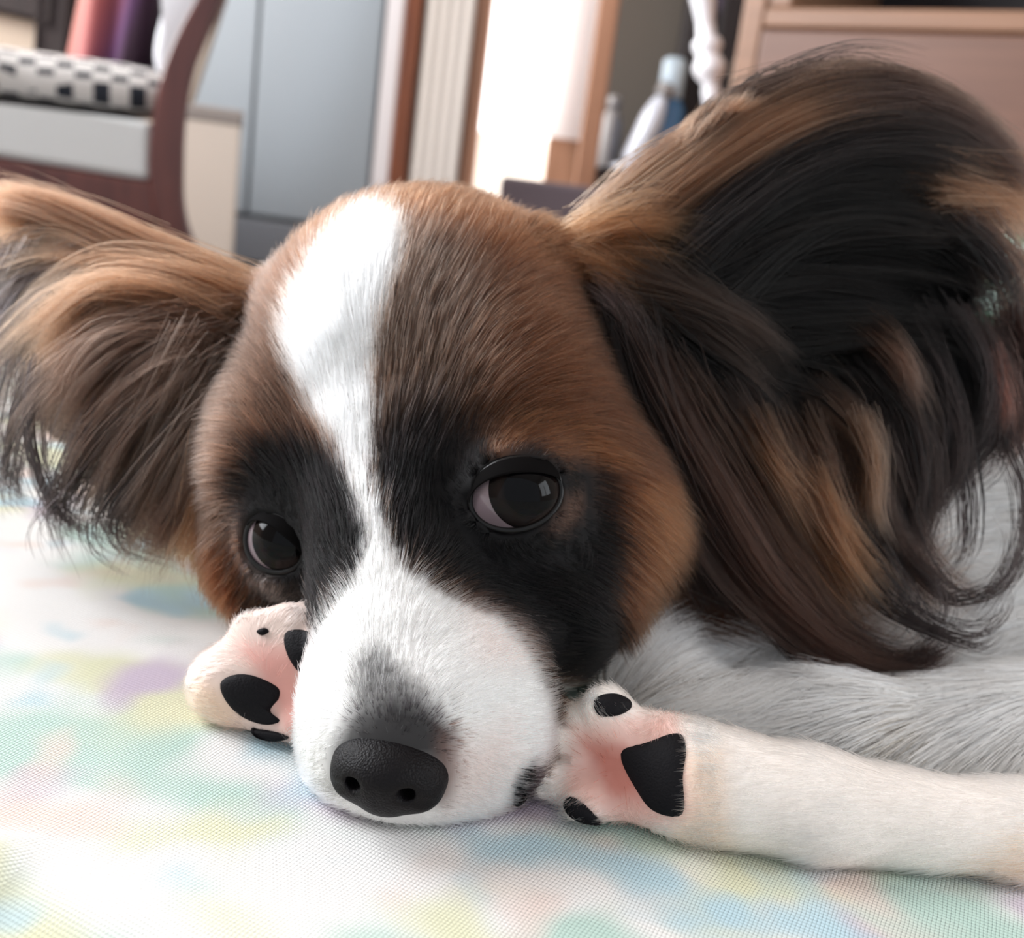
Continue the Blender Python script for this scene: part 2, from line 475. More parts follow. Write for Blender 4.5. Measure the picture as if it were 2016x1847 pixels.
def pad(name, outline, height, mat, parent=dog, cls_dir=None, sink=0.05, dens=5):
    """a raised leathery patch that follows the body's surface inside an outline"""
    o = np.array(outline, float); k = len(o)
    t = np.linspace(0, 1, dens, endpoint=False)
    pts = []
    for i in range(k):          # Catmull-Rom round the outline
        p0, p1, p2, p3 = o[i - 1], o[i], o[(i + 1) % k], o[(i + 2) % k]
        for u in t:
            pts.append(0.5 * (2 * p1 + (p2 - p0) * u + (2 * p0 - 5 * p1 + 4 * p2 - p3) * u * u + (3 * p1 - p0 - 3 * p2 + p3) * u ** 3))
    pts = np.array(pts); c = pts.mean(0); n = len(pts)
    hc = hit(*c) or hit(c[0], c[1] - 25)
    V = []; F = []
    rings = [1.0, 0.96, 0.86, 0.7, 0.5, 0.25]
    for s in rings:
        for p in pts:
            q = c + (p - c) * s
            h = hit(*q)
            if h is None or abs(h[0][2] - hc[0][2]) > 0.9:
                d = hc[0][2]; h = (P(q[0], q[1], d), hc[1])
            e = -sink if s == 1.0 else height * math.sqrt(max(0, 1 - s ** 3))
            V.append(h[0] + h[1] * e)
    V.append(hc[0] + hc[1] * height)
    for r in range(len(rings) - 1):
        for i in range(n):
            F.append((r * n + i, r * n + (i + 1) % n, (r + 1) * n + (i + 1) % n, (r + 1) * n + i))
    for i in range(n): F.append(((len(rings) - 1) * n + i, (len(rings) - 1) * n + (i + 1) % n, len(V) - 1))
    V = np.array(V)
    for it in range(2):         # relax inner rings
        V2 = V[:len(rings) * n].reshape(len(rings), n, 3)
        V2[1:] = 0.5 * V2[1:] + 0.25 * (np.roll(V2[1:], 1, 1) + np.roll(V2[1:], -1, 1))
    return link(name, mesh_from(name, c2w(V), F), mat, parent)

def leather(name, col, rough, scale, bump):
    m, nt, b = new_mat(name)
    b.inputs['Base Color'].default_value = (*col, 1); b.inputs['Roughness'].default_value = rough; b.inputs['Specular IOR Level'].default_value = 0.13
    tc = nt.nodes.new('ShaderNodeTexCoord'); vo = nt.nodes.new('ShaderNodeTexVoronoi'); vo.inputs['Scale'].default_value = scale
    bp = nt.nodes.new('ShaderNodeBump'); bp.inputs['Strength'].default_value = bump; bp.inputs['Distance'].default_value = 0.0003
    bp.invert = True
    nt.links.new(tc.outputs['Object'], vo.inputs['Vector']); nt.links.new(vo.outputs['Distance'], bp.inputs['Height'])
    nt.links.new(bp.outputs['Normal'], b.inputs['Normal'])
    return m

m_pad = leather('pad_leather', lin(15, 13, 16), 0.65, 2600, 0.25)
m_nose = leather('nose_leather', lin(13, 10, 12), 0.5, 3000, 0.4)
m_rim = simple('lid_rim', lin(9, 7, 7), 0.4, spec=0.25)
m_lid = simple('lid_skin', lin(9, 7, 7), 0.8, spec=0.05)

PADS = [
    [(1218, 1482), (1270, 1462), (1338, 1442), (1352, 1478), (1345, 1530), (1346, 1606), (1290, 1600), (1255, 1560)],
    [(1168, 1385), (1182, 1370), (1215, 1367), (1242, 1382), (1238, 1400), (1205, 1412), (1178, 1408)],
    [(1110, 1580), (1128, 1568), (1160, 1592), (1186, 1622), (1160, 1625), (1120, 1606)],
    [(430, 1345), (480, 1325), (545, 1350), (550, 1375), (532, 1400), (553, 1420), (520, 1428), (460, 1400)],
    [(560, 1245), (600, 1240), (625, 1262), (625, 1320), (595, 1330), (565, 1290)],
    [(494, 1434), (540, 1440), (572, 1452), (540, 1458), (505, 1450)],
]
for i, o in enumerate(PADS):
    pad('paw_pad', o, 0.11 if i in (0, 3) else 0.09, m_pad)
pad('claw', [(505, 1243), (522, 1236), (530, 1244), (515, 1252)], 0.08, m_pad)
pad('lip', [(1012, 1560), (1030, 1520), (1052, 1500), (1056, 1530), (1040, 1570), (1015, 1590)], 0.06, m_rim)

# nose leather
NC = P(773, 1504, 16.15)
NF = frame(unit([-0.16, -0.22, -1.0]), [0.16, 1, 0])
NS = 1.12
def nose_sdf(p):
    q = (p - NC) @ NF.T / NS
    x, y, z = -q[:, 0], q[:, 1], q[:, 2]          # x picture-right, y up, z outwards
    ql = np.stack([x, y, z], -1)
    d = sd_ell(ql, (0, 0.05, 0), (0.80, 0.50, 0.78))
    d = smin(d, sd_ell(ql, (0, -0.22, -0.05), (0.56, 0.45, 0.70)), 0.2)
    d = smin(d, sd_ell(ql, (-0.42, -0.12, 0.2), (0.36, 0.34, 0.40)), 0.12)
    d = smin(d, sd_ell(ql, (0.42, -0.12, 0.2), (0.36, 0.34, 0.40)), 0.12)
    for s in (-1, 1):
        n = sd_cone(ql, (s * 0.32, -0.04, 0.85), (s * 0.44, 0.0, 0.10), 0.105, 0.10)
        n = np.minimum(n, sd_cone(ql, (s * 0.36, -0.08, 0.80), (s * 0.75, -0.22, 0.45), 0.085, 0.055))
        d = smax(d, -n, 0.06)
    g = sd_cone(ql, (0, -0.02, 0.82), (0, -0.75, 0.62), 0.03, 0.045)
    return smax(d, -g, 0.06) * NS
nv, nq = surface_nets(nose_sdf, NC - 1.3, NC + 1.3, 0.045)
link('nose', mesh_from('nose', c2w(nv), nq), m_nose, dog)

# eyes
m_scl, nt, b = new_mat('eye_white')
b.inputs['Base Color'].default_value = (*lin(104, 90, 94), 1); b.inputs['Roughness'].default_value = 0.12
m_iris, nt, b = new_mat('iris_dark_brown')
tc = nt.nodes.new('ShaderNodeTexCoord'); gr = nt.nodes.new('ShaderNodeTexGradient'); gr.gradient_type = 'SPHERICAL'
cr = nt.nodes.new('ShaderNodeValToRGB')
for e in list(cr.color_ramp.elements)[1:]: cr.color_ramp.elements.remove(e)
cr.color_ramp.elements[0].position = 0.0; cr.color_ramp.elements[0].color = (*lin(12, 9, 9), 1)
for pos, col in ((0.10, lin(16, 11, 10)), (0.26, lin(22, 15, 13)), (0.40, lin(5, 4, 5))):
    x = cr.color_ramp.elements.new(pos); x.color = (*col, 1)
mp = nt.nodes.new('ShaderNodeMapping'); mp.inputs['Scale'].default_value = (140, 140, 140)
nt.links.new(tc.outputs['Object'], mp.inputs[0]); nt.links.new(mp.outputs[0], gr.inputs[0])
nt.links.new(gr.outputs['Fac'], cr.inputs[0]); nt.links.new(cr.outputs[0], b.inputs['Base Color'])
b.inputs['Roughness'].default_value = 0.06
b.inputs['IOR'].default_value = 1.38; b.inputs['Specular IOR Level'].default_value = 0.17

def sphere_patch(c, r, axis, ang0, ang1, nr, nt_, wob=None):
    """rings of a sphere round an axis"""
    F = frame(axis, [0, 1, 0]); V = []
    for i in range(nr + 1):
        a = ang0 + (ang1 - ang0) * i / nr
        for j in range(nt_):
            t = 2 * math.pi * j / nt_
            rr = r(a) if callable(r) else r
            V.append(c + rr * (math.cos(a) * F[2] + math.sin(a) * (math.cos(t) * F[0] + math.sin(t) * F[1])))
    Q = [(i * nt_ + j, i * nt_ + (j + 1) % nt_, (i + 1) * nt_ + (j + 1) % nt_, (i + 1) * nt_ + j) for i in range(nr) for j in range(nt_)]
    return np.array(V), Q

def tube(path, rad, ns=8, closed=True):
    path = np.asarray(path); n = len(path)
    if closed: T = unit(np.roll(path, -1, 0) - np.roll(path, 1, 0))
    else: T = unit(np.gradient(path, axis=0))
    V = []; Q = []
    ref = np.array([0, 0, 1.0])
    for i in range(n):
        u = unit(np.cross(T[i], ref)); w = np.cross(u, T[i]); r = rad[i] if hasattr(rad, '__len__') else rad
        for j in range(ns):
            a = 2 * math.pi * j / ns
            V.append(path[i] + r * (math.cos(a) * u + math.sin(a) * w))
    for i in range(n if closed else n - 1):
        for j in range(ns):
            a, b_ = i * ns + j, i * ns + (j + 1) % ns; k = (i + 1) % n
            Q.append((a, b_, k * ns + (j + 1) % ns, k * ns + j))
    return np.array(V), Q

for e in (EYE_R, EYE_L):
    v, q = sphere_patch(e['c'], e['r'], e['f'], 0.0, math.pi, 32, 48)
    eb = link('eye', mesh_from('eye', c2w(v), q), m_scl, dog)
    ga = unit(e['iris'] - e['c'])
    v, q = sphere_patch(e['c'], lambda a: e['r'] * (1.004 + 0.06 * max(0, math.cos(a * math.pi / 2 / 0.78)) ** 1.5), ga, 0.0, 0.78, 24, 48)
    cen = e['c'] + ga * e['r']
    ime = mesh_from('iris', (c2w(v) - c2w(cen)), q)
    ir = bpy.data.objects.new('iris', ime); S.collection.objects.link(ir); ime.materials.append(m_iris)
    ime.polygons.foreach_set('use_smooth', [True] * len(ime.polygons))
    ir.parent = eb; ir.location = Vector(c2w(cen))
    # dark lid rim following the opening
    rim = []
    for t in np.linspace(0, 2 * math.pi, 72, endpoint=False):
        a = np.array([e['rx'] * 1.0 * math.cos(t), e['ry'] * 1.0 * math.sin(t)])
        z = math.sqrt(max(0.02, (e['r'] + 0.015) ** 2 - a @ a))
        rim.append(e['c'] + a[0] * e['A'][0] + a[1] * e['A'][1] + z * e['A'][2])
    tt = np.linspace(0, 2 * math.pi, 72, endpoint=False)
    rad = 0.055 + 0.02 * np.clip(np.sin(tt), 0, 1)
    v, q = tube(rim, rad, 10)
    lid = link('eyelid', mesh_from('eyelid', c2w(v), q), m_rim, dog)
    # upper lid hanging a little over the ball
    V = []; Q = []; nu = 28; nv_ = 8
    for s_ in (0, 1):
        for i in range(nu + 1):
            x = e['rx'] * 1.02 * (2 * i / nu - 1); rt_ = math.sqrt(max(0.0, 1 - (x / (e['rx'] * 1.03)) ** 2))
            y0, y1 = e['ry'] * rt_ * (0.60 - 0.12 * x / e['rx']), e['ry'] * (0.16 + 1.02 * rt_)
            for j in range(nv_ + 1):
                y = y0 + (y1 - y0) * j / nv_; R_ = e['r'] + (0.085 if s_ == 0 else 0.03)
                z = math.sqrt(max(0.02, R_ ** 2 - x * x - y * y))
                V.append(e['c'] + x * e['A'][0] + y * e['A'][1] + z * e['A'][2])
    o0 = (nu + 1) * (nv_ + 1)
    for i in range(nu):
        for j in range(nv_):
            a = i * (nv_ + 1) + j; qd = (a, a + nv_ + 1, a + nv_ + 2, a + 1); Q.append(qd); Q.append(tuple(o0 + t for t in qd[::-1]))
        a = i * (nv_ + 1); Q.append((a, o0 + a, o0 + a + nv_ + 1, a + nv_ + 1))
    link('upper_lid', mesh_from('upper_lid', c2w(np.array(V)), Q), m_lid, dog)
# ------------------------------------------------------------------ fur
m_fur, nt, b = new_mat('fur')
hb = nt.nodes.new('ShaderNodeBsdfHairPrincipled')
hb.parametrization = 'COLOR'
at = nt.nodes.new('ShaderNodeAttribute'); at.attribute_name = 'hair_colour'
nt.links.new(at.outputs['Color'], hb.inputs['Color'])
hb.inputs['Roughness'].default_value = 0.38
hb.inputs['Radial Roughness'].default_value = 0.5
hb.inputs['Coat'].default_value = 0.0
hb.inputs['IOR'].default_value = 1.25
nt.links.new(hb.outputs[0], nt.nodes['Material Output'].inputs['Surface'])
nt.nodes.remove(b)

m_coat = m_fur.copy(); m_coat.name = 'white_body_coat'
nt = m_coat.node_tree
hb2 = [n for n in nt.nodes if n.type == 'BSDF_HAIR_PRINCIPLED'][0]; at2 = [n for n in nt.nodes if n.type == 'ATTRIBUTE'][0]
df = nt.nodes.new('ShaderNodeBsdfDiffuse'); ms2 = nt.nodes.new('ShaderNodeMixShader'); ms2.inputs[0].default_value = 0.65
nt.links.new(at2.outputs['Color'], df.inputs['Color'])
nt.links.new(hb2.outputs[0], ms2.inputs[1]); nt.links.new(df.outputs[0], ms2.inputs[2])
nt.links.new(ms2.outputs[0], nt.nodes['Material Output'].inputs['Surface'])

def fur_object(name, strands, cols, rads, parent=dog, label=None, mat=None, roots=None):
    """strands: list of arrays (n, k, 3) in lens cm; cols (n,3); rads (n,) cm"""
    sizes = np.concatenate([np.full(len(s), s.shape[1]) for s in strands]).astype(np.int32)
    pts = np.concatenate([c2w(s).reshape(-1, 3) for s in strands])
    cv = bpy.data.hair_curves.new(name)
    cv.add_curves([int(x) for x in sizes])
    cv.position_data.foreach_set('vector', pts.astype(np.float32).ravel())
    rr = np.concatenate([(r[:, None] * np.clip(1.15 - np.linspace(0, 1, s.shape[1]) ** 2.0, 0.12, 1)[None]).ravel() for s, r in zip(strands, rads)]) * 0.01
    ra = cv.attributes.get('radius') or cv.attributes.new('radius', 'FLOAT', 'POINT')
    ra.data.foreach_set('value', rr.astype(np.float32))
    cc = np.concatenate(cols)
    if roots is None:
        cl = cv.attributes.new('hair_colour', 'FLOAT_COLOR', 'CURVE')
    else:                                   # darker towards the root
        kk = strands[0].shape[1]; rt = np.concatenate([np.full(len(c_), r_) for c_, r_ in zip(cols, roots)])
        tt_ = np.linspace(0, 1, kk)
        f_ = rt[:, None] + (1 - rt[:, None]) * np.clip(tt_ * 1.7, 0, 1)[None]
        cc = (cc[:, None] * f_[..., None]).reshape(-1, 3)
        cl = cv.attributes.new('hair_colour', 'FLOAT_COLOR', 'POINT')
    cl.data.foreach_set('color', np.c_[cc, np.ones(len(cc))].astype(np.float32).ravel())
    cv.materials.append(mat or m_fur)
    o = bpy.data.objects.new(name, cv); S.collection.objects.link(o)
    o.parent = parent; o.matrix_parent_inverse = parent.matrix_basis.inverted()
    o['kind'] = 'stuff'
    if label: o['label'] = label
    print(name, len(sizes), 'hairs')
    return o

# --- short coat grown from the body surface
A, B_, C_ = BV[TRI[:, 0]], BV[TRI[:, 1]], BV[TRI[:, 2]]
cr_ = np.cross(B_ - A, C_ - A); area = 0.5 * np.linalg.norm(cr_, axis=1); fn = unit(cr_)
cen = (A + B_ + C_) / 3
if (np.einsum('ij,ij->i', fn, cen - BV.mean(0)).mean()) < 0: fn = -fn
vn = np.zeros_like(BV)
for k in range(3): np.add.at(vn, TRI[:, k], fn * area[:, None])
vn = unit(vn)
facing = -np.einsum('ij,ij->i', fn, unit(cen))
q = c2px(cen)
inframe = (q[:, 0] > -140) & (q[:, 0] < 2160) & (q[:, 1] > -120) & (q[:, 1] < 1960)
dens = np.where(inframe, np.where(facing > -0.25, 1.0, 0.25), 0.06)
tcls = classify(cen)
dens *= np.array([DENS, DENS * 0.75, DENS * 0.9, DENS * 0.8, DENS * 0.75, DENS * 0.6])[tcls]
cnt = rng.poisson(area * dens)
ti = np.repeat(np.arange(len(TRI)), cnt)
u = rng.random((len(ti), 2)); sw = u.sum(1) > 1; u[sw] = 1 - u[sw]
w = np.c_[1 - u.sum(1), u]
root = (BV[TRI[ti]] * w[..., None]).sum(1)
nrm = unit((vn[TRI[ti]] * w[..., None]).sum(1))
cls = classify(root)
# no fur in the eyes, on nose leather, on pads
keep = nose_sdf(root) > 0.0
for e in (EYE_R, EYE_L):
    l = (root - e['c']) @ e['A'].T
    keep &= ~((np.hypot(l[:, 0] / (e['rx'] * 1.06), l[:, 1] / (e['ry'] * 1.08)) < 1) & (l[:, 2] > -0.6))
    keep &= np.linalg.norm(root - e['c'], axis=1) > e['r'] + 0.02
pq = c2px(root)
paw_bare = np.ones(len(root))
for o in PADS:
    d = poly_sd(o, pq)
    on = np.isin(cls, [2, 3]) & (-np.einsum('ij,ij->i', nrm, unit(root)) > 0)
    keep &= ~(on & (d < 3))
for o, s in (([(1150, 1440), (1230, 1430), (1290, 1600), (1220, 1600), (1160, 1540)], 0.25), ([(480, 1300), (580, 1280), (610, 1420), (560, 1420), (540, 1340)], 0.3)):
    on = np.isin(cls, [2, 3]) & (poly_sd(o, pq) < 0)
    keep &= ~(on & (rng.random(len(root)) > s))
root, nrm, cls, pq = root[keep], nrm[keep], cls[keep], pq[keep]
N = len(root)

NOSE = P(772, 1470, 15.9)
flow = np.zeros((N, 3)); L = np.zeros(N); lift = np.zeros(N)
h = cls == 0
# lie of the coat on the head: (pixel, direction) samples, blended over the surface
LIE = np.array([(760,1330,0,-1),(760,1200,0,-1),(650,1300,-.8,-.5),(900,1300,.8,-.4),(1000,1400,.9,0),(1050,1330,.9,-.2),(940,1530,.8,.35),(640,1480,-.7,.3),
 (745,1100,0,-1),(850,1160,.75,-.6),(665,1150,-.7,-.6),(728,930,-.05,-1),(680,750,-.15,-1),(610,700,-.5,-.85),(790,700,.25,-1),(715,500,.05,-1),(850,600,.4,-.9),
 (950,450,.35,-.9),(1000,650,.8,-.55),(1100,780,.98,-.1),(1080,880,.95,-.05),(1180,870,.9,.35),(850,880,.5,-.8),(1250,1000,.8,.5),(1150,1150,.75,.5),(1000,1130,.85,.1),
 (1350,1150,.7,.6),(560,850,-.5,-.8),(460,750,-.85,-.4),(430,900,-.9,-.1),(520,600,-.7,-.6),(430,1050,-.6,.6),(500,1180,-.5,.8),(520,900,-.6,-.6),(1100,560,.8,-.3),(640,1000,-.5,-.7),(800,1000,.4,-.85)], float)
hp = pq[h]
wt = 1.0 / (((hp[:, None, :] - LIE[None, :, :2]) ** 2).sum(-1) + 900.0) ** 1.6
dd = (wt[..., None] * LIE[None, :, 2:]).sum(1) / wt.sum(1)[:, None]
lie3 = unit(np.c_[dd[:, 0], -dd[:, 1], 0.25 * np.ones(len(dd))])
fr_ = (-np.einsum('ij,ij->i', nrm[h], unit(root[h])) > -0.2)[:, None]
flow[h] = np.where(fr_, lie3, unit(root[h] - NOSE))
dn = np.linalg.norm(root - NOSE, axis=1)
L[h] = np.clip(0.25 + 0.09 * dn[h], 0.3, 0.95); lift[h] = 0.30
# cheek and back-of-jaw fur is longer and drops
ck = h & (pq[:, 0] > 1200) & (pq[:, 1] > 950); L[ck] = 1.3; flow[ck] = unit(flow[ck] + np.array([0.3, -0.5, 0]))
ck = h & (pq[:, 0] < 500) & (pq[:, 1] > 600); L[ck] = 0.9; flow[ck] = unit(flow[ck] + np.array([-0.3, -0.5, 0.2]))
t_ = cls == 1
flow[t_] = unit(np.array([-0.55, -0.55, -0.15])); L[t_] = 1.9; lift[t_] = 0.22
ang_ = np.array([noise.noise(Vector(r_ * 0.28)) + 0.6 * noise.noise(Vector(r_ * 0.9)) for r_ in root[t_]]) * 0.5
dx_, dy_ = -0.82, -0.52
flow[t_] = np.stack([dx_ * np.cos(ang_) - dy_ * np.sin(ang_), dx_ * np.sin(ang_) + dy_ * np.cos(ang_), -0.1 + 0 * ang_], 1)
L[t_] = 2.3
tt_ = t_ & (pq[:, 0] < 1560) & (pq[:, 1] > 1180)
flow[tt_] = unit(np.array([0.85, 0.42, 0.1]) + rng.normal(0, .12, (tt_.sum(), 3))); L[tt_] = 1.7
ne = t_ & (pq[:, 1] < 1240) & (pq[:, 0] < 1700)
flow[ne] = unit(np.array([0.8, -0.5, 0.2])); L[ne] = 1.6
lg = cls == 2
flow[lg] = unit(np.array([-1, 0.02, -0.05])); L[lg] = 0.62; lift[lg] = 0.16
pw = lg & (pq[:, 0] < 1400); L[pw] = 0.36; lift[pw] = 0.35; flow[pw] = unit(root[pw] - P(1290, 1520, 18.4))
fpw = cls == 3
flow[fpw] = unit(root[fpw] - P(540, 1350, 19.3)); L[fpw] = 0.32; lift[fpw] = 0.3
er = cls == 4; flow[er] = unit(root[er] - P(1150, 580, 22.5)); L[er] = 0.75; lift[er] = 0.12
el = cls == 5; flow[el] = unit(root[el] - P(520, 640, 23.5)); L[el] = 0.5; lift[el] = 0.0
# short and turned away beside the eyes
for e in (EYE_R, EYE_L):
    l = (root - e['c']) @ e['A'].T
    d = np.clip((np.hypot(l[:, 0] / e['rx'], l[:, 1] / e['ry']) - 1) * e['ry'], 0, 9)
    d = np.where(l[:, 2] < -0.8, 9, d)
    L *= np.clip(0.18 + d / 1.0, 0, 1)
    wv = np.exp(-d / 0.5)[:, None]
    away = l.copy(); away[:, 2] = 0
    flow = unit(flow * (1 - 0.8 * wv) + 0.8 * wv * (unit(away) @ e['A']))
# short where the muzzle meets nose leather
L *= np.where(h, np.clip(0.55 + nose_sdf(root) / 0.6, 0.55, 1), 1)
L *= rng.uniform(0.65, 1.2, N)
tan_ = flow - (flow * nrm).sum(1)[:, None] * nrm
d1 = unit(unit(tan_) + nrm * lift[:, None] + rng.normal(0, 1, (N, 3)) * np.where(cls == 1, 0.08, 0.17)[:, None])
d2 = unit(unit(tan_) + nrm * (lift * 0.25)[:, None] + rng.normal(0, 0.10, (N, 3)) + np.array([0, -0.06, 0]))
K = 6
s = np.linspace(0, 1, K)
# clumping towards shared tips
cell = np.where(cls == 1, 0.42, np.where(cls >= 4, 0.34, 0.17))
key = np.floor(root / cell[:, None] + rng.normal(0, 0.18, (N, 3))).astype(np.int64)
key = key[:, 0] * 73856093 ^ key[:, 1] * 19349663 ^ key[:, 2] * 83492791
_, inv = np.unique(key, return_inverse=True)
tip = root + L[:, None] * (0.5 * d1 + 0.5 * d2)
cw = np.bincount(inv); mt = np.stack([np.bincount(inv, tip[:, i]) / cw for i in range(3)], 1)[inv]
cl_amt = np.where(cls == 1, 0.55, np.where(cls >= 4, 0.5, 0.38)) * rng.uniform(0.5, 1.0, N)
shift = (mt - tip) * cl_amt[:, None]
st = root[:, None] - nrm[:, None] * 0.04 + L[:, None, None] * (s[None, :, None] * d1[:, None] + (s ** 2)[None, :, None] * 0.5 * (d2 - d1)[:, None]) + (s ** 1.5)[None, :, None] * shift[:, None]
hc_ = paint(root, cls, 9.0)
var = rng.normal(1.0, np.where(hc_.max(1) > .6, .08, .30), N).clip(0.4, 2.0)
cvr = rng.normal(1.0, 0.16, cw.shape).clip(.5, 1.6)[inv]
cvr = np.where(hc_.max(1) > .6, 1 + (cvr - 1) * .4, cvr)
hc_ = np.clip(hc_ * (var * cvr)[:, None], 0.003, 0.93)
light_hair = (rng.random(N) < 0.09) & (hc_.max(1) < 0.25)
hc_[light_hair] *= 2.1
rad = np.where(cls == 1, 0.0065, 0.0052) * rng.uniform(0.7, 1.2, N) * RADK
tz_ = cls == 1
fur_object('fur', [st[~tz_]], [hc_[~tz_]], [rad[~tz_]])
fur_object('body_coat', [st[tz_]], [hc_[tz_]], [rad[tz_]], label='long white coat on the chest and flank', mat=m_coat)

# --- long feathering of the ears: locks along guide strands
def catmull(pts, n):
    p = np.asarray(pts, float)
    p = np.vstack([2 * p[0] - p[1], p, 2 * p[-1] - p[-2]])
    m_ = len(p) - 3
    out = []
    for t in np.linspace(0, m_ - 1e-6, n):
        i = int(t); u = t - i
        a, b, c, d = p[i:i + 4]
        out.append(0.5 * (2 * b + (c - a) * u + (2 * a - 5 * b + 4 * c - d) * u * u + (3 * b - a - 3 * c + d) * u ** 3))
    return np.array(out)

def locks(guides):
    SS, CC, RR = [], [], []
    K = 14
    for g in guides:
        pts, n, sr, stp, col, var = g[:6]
        per = g[6] if len(g) > 6 else 22
        rk = 1.7 if n <= 100 else 1.0
        if n <= 100: n *= 3
        gp = np.array([P(*a) for a in pts])
        base = catmull(gp, 40)
        n = max(1, int(n * LOCKK))
        ncl = max(1, n // per)
        coff_r = rng.normal(0, sr, (ncl, 3)) * [1, 1, 0.7]; coff_t = coff_r * 0.4 + rng.normal(0, stp, (ncl, 3)) * [1, 1, 0.8]
        clen = rng.uniform(0.85, 1.0, ncl); ccol = rng.normal(1, 0.22, ncl).clip(0.5, 1.7)
        wob = rng.normal(0, 0.14, (ncl, 3)); ph = rng.uniform(0, 6.28, ncl)
        ci = rng.integers(0, ncl, n)
        hoff = rng.normal(0, 1, (n, 3))
        ln = clen[ci] * rng.uniform(0.82, 1.03, n)
        s = np.linspace(0, 1, K)
        x = np.clip(ln[:, None] * s[None], 0, 1) * 39
        i0 = np.minimum(x.astype(int), 38); f = (x - i0)[..., None]
        p = base[i0] * (1 - f) + base[i0 + 1] * f
        t = (x / 39)[..., None]
        p = p + coff_r[ci][:, None] * (1 - t) + coff_t[ci][:, None] * t
        p = p + hoff[:, None] * (0.16 * (1 - t) + 0.055 * t + 0.10 * t ** 4)
        p = p + np.sin(t * 4.2 + ph[ci][:, None, None]) * wob[ci][:, None] * t
        c = np.array(col)[None] * (ccol[ci] * rng.normal(1, var, n).clip(0.4, 1.9))[:, None]
        SS.append(p); CC.append(np.clip(c, 0.003, 0.9)); RR.append(rng.uniform(0.0042, 0.0066, n) * RADK * rk)
    return SS, CC, RR

GB = lin(98, 64, 42); GD = lin(58, 40, 31); GK = lin(18, 14, 14); GG = lin(84, 73, 68); GT = lin(120, 88, 64); GI = lin(13, 10, 9); GR = lin(46, 28, 21)
left_ear = [
    # upper rim, sweeping out to the left
    ([(500, 605, 23.2), (400, 560, 23.4), (280, 505, 24.0), (150, 450, 24.8), (30, 420, 25.4), (-60, 430, 26)], 1600, 0.2, 0.3, lin(78, 52, 36), 0.22),
    ([(490, 625, 23.0), (390, 585, 23.2), (250, 540, 23.8), (120, 510, 24.6), (-40, 570, 25.4)], 1600, 0.26, 0.4, lin(84, 56, 38), 0.24),
    ([(450, 570, 23.6), (350, 525, 24.2), (230, 462, 24.8), (110, 408, 25.2), (-20, 380, 25.4)], 1300, 0.14, 0.18, GD, 0.25),
    ([(330, 515, 23.8), (180, 445, 24.4), (50, 405, 25), (-80, 415, 25.6)], 900, 0.16, 0.2, lin(74, 50, 36), 0.22),
    # middle, curling down
    ([(480, 630, 22.8), (350, 580, 22.9), (210, 580, 23.4), (110, 660, 23.8), (60, 760, 24.0)], 1700, 0.3, 0.5, lin(82, 54, 37), 0.25),
    ([(470, 650, 22.7), (360, 640, 22.7), (240, 670, 23.0), (150, 760, 23.3), (110, 880, 23.6)], 1500, 0.3, 0.5, GD, 0.3),
    ([(455, 680, 22.6), (370, 690, 22.6), (270, 750, 22.9), (190, 850, 23.2), (160, 960, 23.4)], 1200, 0.28, 0.5, GD, 0.3),
    ([(445, 700, 22.5), (380, 740, 22.5), (300, 830, 22.7), (240, 930, 23.0), (215, 1010, 23.2)], 1000, 0.28, 0.45, GD, 0.3),
    ([(440, 740, 22.4), (390, 810, 22.4), (330, 910, 22.6), (290, 1000, 22.8), (280, 1075, 23)], 1300, 0.3, 0.4, lin(66, 50, 41), 0.25),
    ([(440, 790, 22.3), (410, 880, 22.3), (370, 970, 22.5), (330, 1040, 22.7), (300, 1090, 22.9)], 1300, 0.3, 0.35, GD, 0.25),
    ([(450, 850, 22.2), (430, 940, 22.2), (410, 1020, 22.3), (395, 1090, 22.4), (410, 1140, 22.5)], 1000, 0.28, 0.3, GB, 0.25),
    ([(480, 960, 22.0), (450, 1040, 22.0), (430, 1100, 22.1), (470, 1180, 22.2)], 600, 0.25, 0.25, lin(86, 50, 30), 0.2),
    # dark grey outer field at the far left
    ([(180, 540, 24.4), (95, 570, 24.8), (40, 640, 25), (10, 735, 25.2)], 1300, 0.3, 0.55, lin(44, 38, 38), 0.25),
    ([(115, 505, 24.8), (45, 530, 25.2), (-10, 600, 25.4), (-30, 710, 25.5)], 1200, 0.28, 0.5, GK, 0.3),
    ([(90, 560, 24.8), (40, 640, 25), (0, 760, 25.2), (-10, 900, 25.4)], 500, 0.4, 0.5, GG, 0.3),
    # wisps
    ([(80, 720, 23.6), (60, 800, 23.4), (66, 900, 23.2), (110, 1000, 23.0), (190, 1050, 22.9), (272, 1078, 22.9)], 22, 0.03, 0.05, GK, 0.1, 60),
    ([(380, 820, 22.3), (250, 830, 22.6), (150, 860, 22.9), (90, 850, 23.2)], 10, 0.06, 0.15, GK, 0.2, 3),
    ([(60, 740, 24), (30, 850, 24.2), (10, 960, 24.3), (40, 1000, 24.4)], 40, 0.2, 0.3, GK, 0.3, 6),
    ([(230, 820, 23), (160, 930, 23.2), (120, 1010, 23.3), (150, 1090, 23.4)], 60, 0.25, 0.3, GK, 0.3, 6),
    ([(330, 850, 22.6), (250, 960, 22.8), (240, 1040, 22.9), (320, 1075, 22.9)], 80, 0.25, 0.25, GK, 0.3, 8),
]
